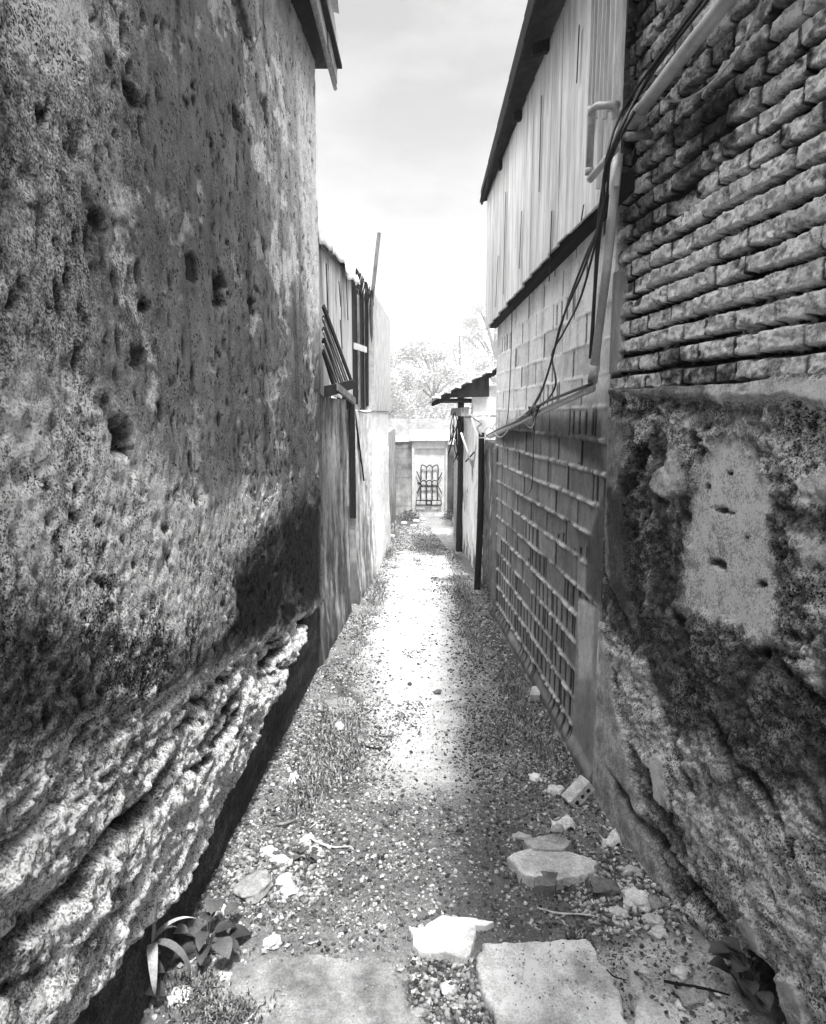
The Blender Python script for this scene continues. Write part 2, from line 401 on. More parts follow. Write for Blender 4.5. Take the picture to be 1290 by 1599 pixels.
    L3 = np.interp(Y, ly, lh)+.03*ss(1.7, 2.3, Y)+.015*fbm(Y*9, H*0+2, 3, 81)+.006*n2
    L3 = np.where(Y < ly[0]-.05, -.3, L3)
    m = ss(.008, -.008, H-L3); smooth_d = -.050+.006*n1
    SP = lerp(SP, .8, m); d = lerp(d+.008*ss(.08, .0, H-L3)*(Y > ly[0]), smooth_d, m); T = lerp(T, .05+.06*fbm(Y*3, H*12, 4, 82), m)
    T *= ss(4.06, 3.95, Y)*.25+.75
    wall = empty('plastered_wall', (-.7, 2, 0), 'tall dark rough plastered wall with crumbling foot filling the left of the alley', 'wall')
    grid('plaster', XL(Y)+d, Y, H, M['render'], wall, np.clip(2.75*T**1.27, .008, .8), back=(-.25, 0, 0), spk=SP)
    # eave: soffit, fascia board, roof sheet
    mb = MB(); mb.plank((-.66, -2.5, 3.52), (-.56, 4.12, 3.52), (.16, 0, 0), (0, 0, .02)); mb.build('soffit', M['wood_dark'], wall)
    mb = MB()
    for k in range(16):
        y0 = 4.14-k*.4; dx = -.006*(k % 2)
        x = -.445-.012*(4.1-y0)*.6
        mb.hexa([(x+dx, y0-.395, 3.46), (x+dx+.014, y0-.395, 3.46), (x+dx+.014, y0, 3.45), (x+dx, y0, 3.45), (x+dx-.005, y0-.395, 3.74), (x+dx+.02, y0-.395, 3.74), (x+dx+.02, y0, 3.70), (x+dx-.005, y0, 3.70)], .33+.05*(k % 3))
    mb.build('fascia', M['board'], wall)
    mb = MB(); mb.tube([(-.445, 4.16, 3.435), (-.50, -2, 3.45)], .012, 8, smoothp=False); mb.build('edge_batten', M['wood_grey'], wall)
    mb = MB(); mb.plank((-1.4, -2.5, 4.1), (-1.4, 3.98, 4.1), (0, 0, 0), (0, 0, 0)); 
    ys = np.linspace(-2.5, 4.0, 90); xs = np.linspace(-.40, -2.6, 8); A, B = np.meshgrid(ys, xs, indexing='ij')
    Z = 3.76+(-.40-B)*.35+.018*np.sin(A*2*math.pi/.15)
    grid('roof_sheet', B, A, Z, M['sheet'], wall, .4, back=(0, 0, -.006))
build_left()
# ================================================================== RIGHT WALL (brick over rubble)
def build_right():
    wall = empty('brick_wall', (1, 2, 0), 'tall weathered brick wall over crumbling rubble plaster filling the right of the alley', 'wall')
    HB = 1.665
    ys = rangef((-2.5, .9, .04), (.9, 2.66, .0042)); hs = rangef((HB, 3.3, .0042), (3.3, 4.3, .008))
    Y, H = np.meshgrid(ys, hs, indexing='ij')
    n1 = fbm(Y*9, H*9, 4, 101); n2 = fbm(Y*40, H*40, 3, 102); big = fbm(Y*1.2, H*1.2, 3, 103)
    ch = .068; hh = (H-HB-.01)+.011*fbm(Y*1.8, H*1.5, 2, 104)+.003*n1
    row = np.floor(hh/ch); v = hh-row*ch
    rnd = lambda a, b, s: (_h(a.astype(np.int64), b.astype(np.int64), np.zeros_like(a, np.int64), s) & 1023)/1023
    off = rnd(row, row*0, 5)*.22; bl = .142
    u0 = Y+off+.006*n1; ci = np.floor(u0/bl); jit = (rnd(row, ci, 6)-.5)*.065; jit2 = (rnd(row, ci+1, 6)-.5)*.065
    u = u0-ci*bl
    du = np.minimum(u-jit, bl+jit2-u); du = np.abs(du)
    ci2 = np.where(u-jit < 0, ci-1, np.where(u > bl+jit2, ci+1, ci))
    dv = np.minimum(v, ch-v)
    br = rnd(row, ci2, 7); br2 = rnd(row, ci2, 8)
    ev = ss(.0045, .010, dv+.006*n2+.0055*n1-.004*br2); eu = ss(.006, .012, du+.006*n2+.004*n1+.004*br)
    chip = ss(.25, .5, fbm(Y*13, H*16, 3, 105))
    d = -.038*(1-ev)-.007*(1-eu)*ev + (br-.5)*.018*ev*eu + .006*n1+.004*n2-.012*chip*ev
    tb = fbm(Y*28, H*34, 3, 109); d += ev*eu*(.012*np.floor(tb*3)/3+.004*(br2-.5)*(v/ch-.5)*4)
    smear = ss(.12, .3, fbm(Y*7, H*9, 4, 107)); ev = np.maximum(ev, smear*.45)
    missing = (br2 > .975) & (H > 1.8); d = np.where(missing, d-.03*ev*eu, d)
    T = .17+.26*br*br2**.3+.09*n1+.05*n2
    T *= 1-.6*ss(.05, .4, fbm(Y*6, H*8, 4, 106)); T *= 1-.65*ss(.08, .35, fbm(Y*17, H*24, 4, 108, .65)); T *= .55+.9*rnd(row, ci2, 9)
    e = .03*n1
    def P(pts, tone, soft, k, mul=False):
        nonlocal T
        m = mask(Y, H, wp(RP, pts), soft, e*2)*k; T = T*(1+(tone-1)*m) if mul else lerp(T, tone, m)
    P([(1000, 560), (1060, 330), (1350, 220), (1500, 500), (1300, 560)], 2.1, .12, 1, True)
    P([(900, -300), (1300, -300), (1180, 130), (1060, 330), (960, 420)], .55, .15, 1, True)  # upper bricks darkened: shade near the pipe put into the tone
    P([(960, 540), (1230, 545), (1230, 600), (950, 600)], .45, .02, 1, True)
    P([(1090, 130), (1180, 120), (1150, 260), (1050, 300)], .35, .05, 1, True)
    T = 9.0*T**1.55+.03; T = lerp(.018, T, ev); T = lerp(.08*T, T, eu)  # shadow in the bed joints put into the tone as near-black
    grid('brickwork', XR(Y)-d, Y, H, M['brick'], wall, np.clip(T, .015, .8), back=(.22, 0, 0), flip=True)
    # lower part
    ys = rangef((-2.5, .9, .05), (.9, 2.66, .0055)); hs = rangef((-.12, HB+.030, .0055))
    Y, H = np.meshgrid(ys, hs, indexing='ij')
    n1 = fbm(Y*8, H*8, 4, 111); n2 = fbm(Y*34, H*34, 3, 112); big = fbm(Y*1.5, H*1.5, 3, 113)
    wy = Y+.04*fbm(Y*4, H*4, 3, 115); wh = H+.04*fbm(Y*4, H*4, 3, 116)
    rub = fbm(Y*6, H*7, 5, 117, .6); rr = ridged(Y*7, H*6, 4, 118); c1, c2, cid = cells(wy*16, wh*16, 119); c3, c4, cj = cells(wy*45, wh*45, 120)
    pf, _, pid = cells(wy*12, wh*11, 123)
    d = .022*rub+.012*(rr-.6)+.010*(c2-c1)+.010*(.4-c3)-.018*ss(.3, .1, pf)*(pid > .6)
    tq = np.floor(fbm(wy*6, wh*7, 4, 165)*5)/5; tq = tq+ss(.7, 1, fbm(wy*6, wh*7, 4, 165)*5-tq*5)/5
    d += .035*tq+.007*fbm(Y*60, H*60, 2, 166); SP = np.full_like(Y, .95)*(.6+.7*ss(-.3, .3, fbm(Y*5, H*5, 3, 167)))
    T = (.11+.16*ss(-.1, .35, rub)+.12*ss(0, .3, tq)+.08*(cid-.5))*(1-.5*ss(.15, .02, c2-c1))+.03*n2
    e = .03*n1+.012*n2
    def P(pts, tone, soft=.02, k=1., disp=None, dk=None, amp=1.3):
        nonlocal T, d, SP
        m = mask(Y, H, wp(RP, pts), soft, e*amp)
        if tone is not None: T = lerp(T, tone*(1+.22*n1+.15*n2), m*k)
        if disp is not None: d = lerp(d, disp+.004*n1+.0015*n2+.006*big, m*(dk or 1)); SP = lerp(SP, .4, m)
        return m
    # the render beam below the bricks
    m = P([(940, 585), (1500, 570), (1500, 650), (1300, 632), (1200, 622), (1100, 620), (1040, 618), (940, 612)], .13, .015, .95, .028, .85)
    P([(1120, 596), (1500, 590), (1500, 650), (1290, 640), (1200, 628), (1130, 622)], .5, .03, .9)
    P([(1060, 600), (1130, 596), (1130, 620), (1060, 615)], .26, .03, .6)
    # dark eroded area left of the pale patch, with upright ribs
    m = P([(945, 640), (1085, 650), (1075, 900), (1020, 1000), (950, 990), (930, 850)], .055, .03, .9)
    rib = fbm(Y*22, H*2.6, 4, 131); d += m*(.030*rib); T = lerp(T, .20, m*ss(.12, .5, rib)*.7)
    P([(948, 650), (985, 655), (975, 760), (985, 900), (1000, 1000), (950, 900)], .12, .012, .9, .022, .9)
    P([(1035, 730), (1072, 700), (1078, 770), (1040, 780), (1020, 760)], .26, .01, .8, .028, .8)
    P([(985, 655), (1030, 650), (1015, 690), (990, 690)], .3, .012, .7)
    P([(1030, 650), (1100, 640), (1090, 700), (1060, 740)], .26, .02, .7)
    P([(955, 760), (1000, 780), (1010, 990), (960, 960)], .045, .02, .9)
    # pale smooth patch
    P([(1098, 705), (1130, 688), (1172, 705), (1196, 760), (1206, 900), (1200, 1010), (1130, 975), (1062, 945), (1072, 830)], .30, .03, 1, -.010, .95, 1.6); SP = lerp(SP, .6, mask(Y, H, wp(RP, [(1098, 705), (1172, 705), (1206, 1010), (1062, 945)]), .03, 0*Y))
    P([(1115, 720), (1160, 715), (1190, 780), (1180, 850), (1120, 870), (1085, 850)], .7, .06, .9)
    P([(1072, 850), (1200, 860), (1200, 1000), (1090, 960)], .32, .05, .6)
    # rubble top band, right side stones
    P([(1090, 640), (1300, 650), (1350, 740), (1250, 740), (1210, 760), (1180, 690)], .22, .03, .5)
    P([(1246, 750), (1290, 728), (1400, 745), (1400, 812), (1300, 800), (1262, 780)], .62, .02, .95, .02, .25, 2.5)
    P([(1210, 760), (1255, 790), (1400, 800), (1400, 840), (1230, 830)], .04, .02, .8)
    P([(1250, 838), (1330, 820), (1330, 900), (1262, 880)], .28, .02, .8, .01, .4, 2.5)
    # smooth grey pier toward the block wall
    P([(890, 930), (945, 975), (965, 1090), (985, 1180), (1012, 1290), (1045, 1400), (1000, 1400), (925, 1290), (860, 1180)], .20, .012, 1, .022, 1, .7)
    P([(905, 950), (930, 975), (945, 1050), (915, 1060)], .42, .02, .8)
    # dark band and brighter foot
    P([(960, 960), (1080, 960), (1220, 1030), (1330, 1100), (1330, 1250), (1200, 1230), (1080, 1160), (1000, 1060)], .06, .06, .85)
    P([(965, 1000), (1010, 1040), (1060, 1180), (1060, 1260), (1010, 1200), (980, 1110)], .42, .03, .75)
    P([(1060, 1260), (1250, 1260), (1350, 1450), (1350, 1599), (1240, 1599), (1120, 1420)], .33, .07, .75)
    P([(1018, 1180), (1040, 1185), (1045, 1260), (1025, 1250)], .38, .006, .9, .02, .8)
    P([(1148, 1436), (1180, 1445), (1190, 1500), (1160, 1480)], .45, .006, .9, .02, .8)
    P([(1205, 1520), (1240, 1540), (1260, 1620), (1230, 1640)], .35, .006, .9, .03, .8)
    # cracks / undercuts sloping to the path
    for a, b_, dep in (((960, 1210), (1110, 1440), .024), ((1100, 1110), (1230, 1300), .018), ((1010, 1060), (1080, 1240), .025), ((1180, 1000), (1290, 1120), .02)):
        (y0, h0), (y1, h1) = wp(RP, [a, b_]); L = math.hypot(y1-y0, h1-h0)
        s = ((Y-y0)*(h1-h0)-(H-h0)*(y1-y0))/L; t = ((Y-y0)*(y1-y0)+(H-h0)*(h1-h0))/L/L
        k = np.exp(-((s+.035*fbm(Y*9, H*9, 3, 141))/.018)**2)*ss(-.05, .1, t)*ss(1.05, .9, t); d -= dep*k; T *= 1-.7*k
    for px, py, rx, ry, dep in ((1122, 797, 13, 5, .015), (1112, 880, 11, 6, .02), (1185, 1025, 12, 9, .04), (1055, 966, 10, 8, .02), (1000, 715, 10, 20, .04), (1183, 912, 8, 5, .012), (1135, 740, 5, 3, .008), (1160, 840, 4, 3, .008), (1100, 760, 4, 5, .008), (1262, 665, 18, 10, .03),
                                (980, 760, 9, 18, .03), (1090, 690, 14, 16, .02), (1172, 1560, 26, 60, .06), (1240, 1330, 10, 22, .02)):
        y0, h0 = wp(RP, [(px, py)])[0]; a = wp(RP, [(px-rx, py), (px+rx, py)]); b = wp(RP, [(px, py-ry), (px, py+ry)])
        q = np.hypot((Y-y0)/(abs(a[1][0]-a[0][0])/2), (H-h0)/(abs(b[1][1]-b[0][1])/2))+1.3*n1+.9*n2
        m = ss(1.1, .75, q); d -= dep*m; T = lerp(T, .03, m*.9)
    # foot leans back toward the ground
    d -= .05*ss(.35, .0, H)*ss(2.3, 1.6, Y)
    d *= 1-.6*ss(2.6, 2.66, Y)
    H = H+ss(HB-.03, HB+.03, H)*(.022*fbm(Y*8, H*3, 4, 150)-.012)
    grid('rubble_plaster', XR(Y)-d, Y, H, M['rubble'], wall, np.clip(4.1*T**1.33, .008, .8), back=(.22, 0, 0), flip=True, spk=SP)
build_right()
# ================================================================== BLOCK-WALLED HOUSE on the right
def build_block_house():
    hs_ = empty('block_house', (.8, 4, 0), 'concrete block house with pale board cladding and dark overhanging roof on the right', 'house')
    ys = rangef((2.655, 5.25, .0060)); hs = rangef((-.12, 3.1, .0060))
    Y, H = np.meshgrid(ys, hs, indexing='ij')
    n1 = fbm(Y*8, H*8, 4, 201); n2 = fbm(Y*45, H*45, 3, 202); big = fbm(Y*1.5, H*1.5, 3, 203)
    ch = .134; hh = H-.012+.006*fbm(Y*1.3, H, 2, 204); row = np.floor(hh/ch); v = hh-row*ch
    rnd = lambda a, b, s: (_h(a.astype(np.int64), b.astype(np.int64), np.zeros_like(a, np.int64), s) & 1023)/1023
    bl = .38; u0 = Y+(row % 2)*bl/2+rnd(row, row*0, 4)*.05; ci = np.floor(u0/bl); u = u0-ci*bl
    du = np.minimum(u, bl-u); dv = np.minimum(v, ch-v); br = rnd(row, ci, 5); br2 = rnd(row, ci, 6)
    d = (br-.5)*.006+.0015*n2+.002*n1
    d -= .003*ss(.012, .006, du)
    # squeezed-out bed mortar
    mort = ss(.013, .005, dv+.005*n2+.004*n1)*ss(-.45, -.1, n1+.5*fbm(Y*20, H*3, 2, 207)); mort *= ss(-.12, .1, fbm(Y*13, H*4, 3, 208))*.75+.25; lowk = lerp(.22, 1, ss(1.75, 1.45, H+.08*(Y-2.7))); d += lowk*mort*(.013+.011*n2+.007*n1)
    # ribbed faces of the blocks laid on edge, lower rows
    pr = lerp(.9, .25, ss(.55, 1.35, H+.25*(Y-3)))
    ribbed = (br2 < pr) & ((H < 1.45-.22*(Y-2.7)) | (br2 < .06))
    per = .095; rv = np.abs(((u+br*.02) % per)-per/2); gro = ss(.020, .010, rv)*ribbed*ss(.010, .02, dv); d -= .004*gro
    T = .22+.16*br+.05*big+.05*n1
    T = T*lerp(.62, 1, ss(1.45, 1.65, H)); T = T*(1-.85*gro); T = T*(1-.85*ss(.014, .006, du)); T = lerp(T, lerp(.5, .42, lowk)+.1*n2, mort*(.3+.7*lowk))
    T *= 1-.35*ss(.0, .5, fbm(Y*12, H*1.5, 3, 209))
    e = .02*n1
    def P(pts, tone, soft=.02, k=1., disp=None, mul=False):
        nonlocal T, d
        m = mask(Y, H, wp(BP, pts), soft, e)
        T = T*(1+(tone-1)*m*k) if mul else lerp(T, tone*(1+.2*n1), m*k)
        if disp is not None: d = lerp(d, disp+.003*n1+.001*n2, m)
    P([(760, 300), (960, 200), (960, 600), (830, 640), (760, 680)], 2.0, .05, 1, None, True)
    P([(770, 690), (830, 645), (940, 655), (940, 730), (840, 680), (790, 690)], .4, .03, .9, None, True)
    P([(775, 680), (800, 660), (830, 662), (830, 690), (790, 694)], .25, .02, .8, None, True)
    P([(903, 935), (950, 960), (950, 1300), (890, 1200), (897, 1100)], .22, .012, 1, .004)
    P([(903, 935), (930, 950), (925, 1060), (905, 1060)], .42, .02, .8)
    P([(940, 780), (960, 760), (960, 960), (915, 930), (918, 850)], .06, .03, .9, .004)
    P([(750, 690), (778, 700), (776, 990), (750, 960)], .11, .006, .9, .012)
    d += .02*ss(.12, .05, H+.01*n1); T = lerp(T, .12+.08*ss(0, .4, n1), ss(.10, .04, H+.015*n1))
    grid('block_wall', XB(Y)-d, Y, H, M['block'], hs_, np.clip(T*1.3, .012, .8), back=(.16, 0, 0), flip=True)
    # rough upright post strip where block wall meets the brick wall
    mb = MB()
    for k, (y0, h0, h1, t) in enumerate(((2.60, 1.75, 2.12, .3), (2.63, 1.75, 2.12, .26))):
        mb.box(XR(y0)-.02, XR(y0)+.02, y0-.012, y0+.012, h0, h1, t, .003)
    mb.build('corner_rib', M['board'], hs_, bevel=.002)
    mb = MB(); mb.box(.80, .86, 2.50, 2.62, 2.35, 4.2, .05); mb.build('corner_post_or_shade', M['wood_dark'], hs_, bevel=.004)
    # board cladding: upright planks, ragged lower ends
    V = MB(); y = 2.47; k = 0; off = .075
    while y < 5.33:
        wd = rng.uniform(.16, .28); y1 = min(y+wd, 5.34); t = rng.uniform(.56, .72)
        zb = np.interp(y, [2.4, 3.2, 4.2, 5.3], [2.385, 2.37, 2.31, 2.235])+rng.uniform(-.012, .006)
        dx = rng.uniform(0, .005); g = rng.uniform(.0008, .002)
        xa, xb = XB(y)-off-dx, XB(y1)-off-dx
        zt = 3.16+.075*(5.42-y)+.04
        V.hexa([(xa, y+g, zb), (xb, y1, zb+rng.uniform(-.005, .005)), (xb+.014, y1, zb), (xa+.014, y+g, zb), (xa, y+g, zt), (xb, y1, zt), (xb+.014, y1, zt), (xa+.014, y+g, zt)], t)
        y = y1; k += 1
    V.build('board_cladding', M['board'], hs_)
    # narrow close-set battens at the near end and loose splits
    V = MB()
    for k in range(7):
        y = 2.48+k*.048+rng.uniform(-.006, .006)
        V.box(XB(y)-off-.022, XB(y)-off-.008, y, y+.012, 2.40+rng.uniform(0, .35), 3.40, rng.uniform(.45, .6))
    V.build('batten', M['board'], hs_)
    V = MB()
    for px, py0, py1 in ((905, 40, 130), (815, 330, 420), (846, 150, 300), (778, 400, 480), (912, 320, 345), (790, 300, 460), (862, 330, 440)):
        a = onplane(px, py0, BA, BB, off+.004+.008); b = onplane(px-4, py1, BA, BB, off+.012)
        V = MB(); V.plank(a, b, (0, .008, 0), (-.002, 0, 0), .03); V.build('board_split', M['wood_dark'], hs_)
    # end return of the cladding (faces down the alley)
    V = MB(); q0 = XB(5.33)-off+.02; V.hexa([(q0, 5.335, 2.25), (2.2, 5.335, 2.25), (2.2, 5.35, 2.25), (q0, 5.35, 2.25), (q0, 5.335, 3.2), (2.2, 5.335, 3.68), (2.2, 5.35, 3.68), (q0, 5.35, 3.2)], .5); V.build('end_cladding', M['board'], hs_)
    V = MB(); V.box(XB(5.25)+.02, 2.2, 5.20, 5.26, -.1, 2.3, .4); V.build('end_wall', M['block'], hs_)
    V = MB(); V.plank((XB(2.5)-.05, 2.5, 2.40), (XB(5.3)-.05, 5.3, 2.27), (0, 0, .03), (.05, 0, 0)); V.build('wall_plate', M['wood_dark'], hs_)
    # roof: wavy dark sheet overhanging the alley
    ys = np.linspace(-1.0, 5.42, 130); xs = np.concatenate([[-.0, .012], np.linspace(.05, 2.0, 10)]); A, B = np.meshgrid(ys, xs, indexing='ij')
    x0 = .525+.006*(5.4-A)-.008*np.floor(A*1.4) % .02
    zed = 3.215+.075*(5.42-A)+.012*np.sin(A*9)
    X = x0+B; Z = zed+B*.30+.012*np.sin(A*2*math.pi/.11)*(B > .02)
    grid('roof_sheet', X, A, Z, M['sheet_dark'], hs_, .1, back=(0, 0, -.02))
    V = MB()
    for yy in np.arange(.4, 5.4, .62): V.plank((.57, yy, 3.19+.075*(5.42-yy)), (1.9, yy, 3.19+.075*(5.42-yy)+.38), (0, .02, 0), (0, 0, -.05))
    V.build('rafter', M['wood_dark'], hs_)
    V = MB()
    for k in range(11):
        y = 5.42-k*.5; V.hexa([(.518, y-.49, 3.17+.075*(5.42-y)+.03), (.532, y-.49, 3.17+.075*(5.42-y)+.03), (.532, y, 3.17+.075*(5.42-y)), (.518, y, 3.17+.075*(5.42-y)),
                              (.515, y-.49, 3.27+.075*(5.42-y)+.03), (.53, y-.49, 3.27+.075*(5.42-y)+.03), (.53, y, 3.27+.075*(5.42-y)), (.515, y, 3.27+.075*(5.42-y))])
    V.build('eave_board', M['wood_dark'], hs_)
build_block_house()
# ================================================================== PIPES AND CABLES on the right wall
def pipe(name, pts, r, label, mat='pvc', joints=(), cat='pipe'):
    e = empty(name, pts[0], label, cat)
    P = []
    for i, p in enumerate(pts):        # tighten the bends
        p = np.array(p)
        if 0 < i < len(pts)-1:
            a = p+(np.array(pts[i-1])-p)*min(.35, 2.4*r/np.linalg.norm(np.array(pts[i-1])-p)); b = p+(np.array(pts[i+1])-p)*min(.35, 2.4*r/np.linalg.norm(np.array(pts[i+1])-p))
            P += [a, .25*a+.5*p+.25*b, b]
        else: P.append(p)
    m = MB(); m.tube(P, r, 14, smoothp=False); m.build('tube', M[mat], e, smooth=True)
    for j in joints:
        a, b = np.array(j[0]), np.array(j[1]); d = (b-a)/np.linalg.norm(b-a); m = MB(); m.tube([a, a+d*j[2]], r*1.16, 14, smoothp=False); m.build('socket', M[mat], e, smooth=True)
    return e
r_ = lambda x, y, o=.06: onplane(x, y, RA, RB, o)
b_ = lambda x, y, o=.06: onplane(x, y, BA, BB, o)
pp = [r_(1215, -110, .09), r_(1140, -5, .085), r_(1060, 95, .08), r_(986, 192, .07)]
pipe('conduit_pipe', pp, .0215, 'thick grey pipe rising diagonally across the top of the brick wall', joints=((pp[3], pp[2], .08),))
up = [b_(962, 164, .075), b_(962, 164, .13), b_(924, 166, .14), b_(919, 268, .14), b_(925, 281, .14)]
up = [b_(964, 164, .09), b_(925, 166, .14), b_(920, 274, .13)]
pipe('elbow_pipe', up, .013, 'thin grey pipe bent in a square hook against the pale board cladding', joints=((up[1], up[2], .03), (up[2], up[1], .025)))
dp = [b_(921, 281, .14), b_(962, 232, .10)]
pipe('pipe_offcut', dp, .013, 'short grey pipe end slanting out of the cable bundle below the hooked pipe')
vp = [b_(966, 240, .07), b_(950, 400, .06), b_(925, 598, .06)]
pipe('downpipe', vp, .0165, 'grey pipe running straight down the block wall beside the cables', joints=((vp[2], vp[1], .07),))
ep = [b_(925, 594, .06), b_(924, 607, .06), b_(835, 648, .06), b_(764, 682, .055)]
pipe('drain_pipe', ep, .0150, 'grey pipe slanting down along the block wall from the elbow to the shed', joints=((ep[1], ep[2], .06),))
pipe('wooden_peg', [r_(978, 214, .10), r_(1016, 211, .0)], .014, 'short wooden peg sticking out of the brick wall under the thick pipe', 'wood_grey', cat='peg')
cab = [
 ('black cable hanging loose in a wide bow left of the downpipe', [r_(1118, -15, .04), r_(1040, 85, .05), r_(985, 168, .07), b_(955, 235, .13), b_(944, 330, .10), b_(915, 400, .09), b_(885, 480, .09), b_(862, 560, .08), b_(848, 605, .07), b_(826, 646, .06)], .0045, 'cable'),
 ('black cable hanging straight and crossing the others on the block wall', [r_(1108, -15, .04), r_(980, 160, .08), b_(948, 245, .14), b_(940, 330, .11), b_(912, 420, .1), b_(878, 500, .1), b_(858, 575, .085), b_(835, 632, .07), b_(800, 662, .06), b_(768, 680, .05)], .0045, 'cable'),
 ('thick black cable bundle strapped beside the vertical pipe', [r_(990, 175, .10), b_(966, 218, .12), b_(948, 265, .13), b_(937, 330, .11), b_(932, 400, .08), b_(928, 470, .075), b_(922, 560, .06)], .0065, 'cable'),
 ('second black cable in the bundle, loosely twisted around the first', [r_(1100, -10, .03), r_(1010, 125, .06), b_(968, 205, .12), b_(944, 270, .14), b_(941, 330, .10), b_(934, 400, .09), b_(929, 470, .08), b_(925, 545, .06)], .0045, 'cable'),
 ('black cable drooping in a low loop above the slanting pipe', [b_(948, 300, .12), b_(925, 400, .10), b_(905, 470, .10), b_(880, 520, .09), b_(862, 555, .09), b_(868, 600, .085), b_(850, 630, .08), b_(832, 634, .075)], .0042, 'cable'),
 ('black cable lying along the top of the slanting drain pipe', [b_(924, 600, .078), b_(880, 617, .085), b_(845, 632, .08), b_(815, 655, .075), b_(785, 668, .07), b_(760, 681, .06)], .0065, 'cable'),
 ('thin black wire dropping from the slanting pipe in front of the blocks', [b_(838, 645, .06), b_(834, 680, .03), b_(832, 740, .022), b_(831, 756, .02), b_(828, 768, .02), b_(816, 776, .015)], .0026, 'cable'),
 ('thin straight black wire hanging down the far end of the block wall', [b_(800, 470, .05), b_(798, 560, .05), b_(794, 640, .05), b_(790, 668, .05)], .0026, 'cable'),
 ('thin grey wire sagging in an arc over the upper bricks', [r_(1195, -20, .05), r_(1178, 30, .05), r_(1150, 85, .045), r_(1105, 135, .04), r_(1060, 158, .04), r_(1020, 150, .06)], .0032, 'pvc'),
 ('pale wire twisted around the far end of the slanting pipe', [b_(800, 664, .08), b_(782, 683, .07), b_(770, 672, .07), b_(776, 660, .06), b_(800, 655, .05), b_(822, 648, .07)], .003, 'wire_pale'),
 ('small black wire loop hanging under the slanting pipe', [b_(815, 652, .06), b_(822, 664, .05), b_(830, 668, .05), b_(836, 656, .05)], .0028, 'wire_pale'),
 ('dark wire knotted where the loose cables meet the pipe', [b_(826, 650, .08), b_(832, 636, .09), b_(838, 642, .09), b_(826, 636, .085), b_(834, 652, .08), b_(842, 636, .08)], .0045, 'cable'),
]
cab[10] = ('small pale wire loop hanging under the slanting pipe',)+cab[10][1:]
for lab, pts, r, m_ in cab:
    m = MB(); m.tube(pts, r*(1.1 if m_ == 'cable' else 1), 8); o = m.build('cable' if r > .003 else 'wire', M[m_], None, True); tag(o, lab, 'cable')
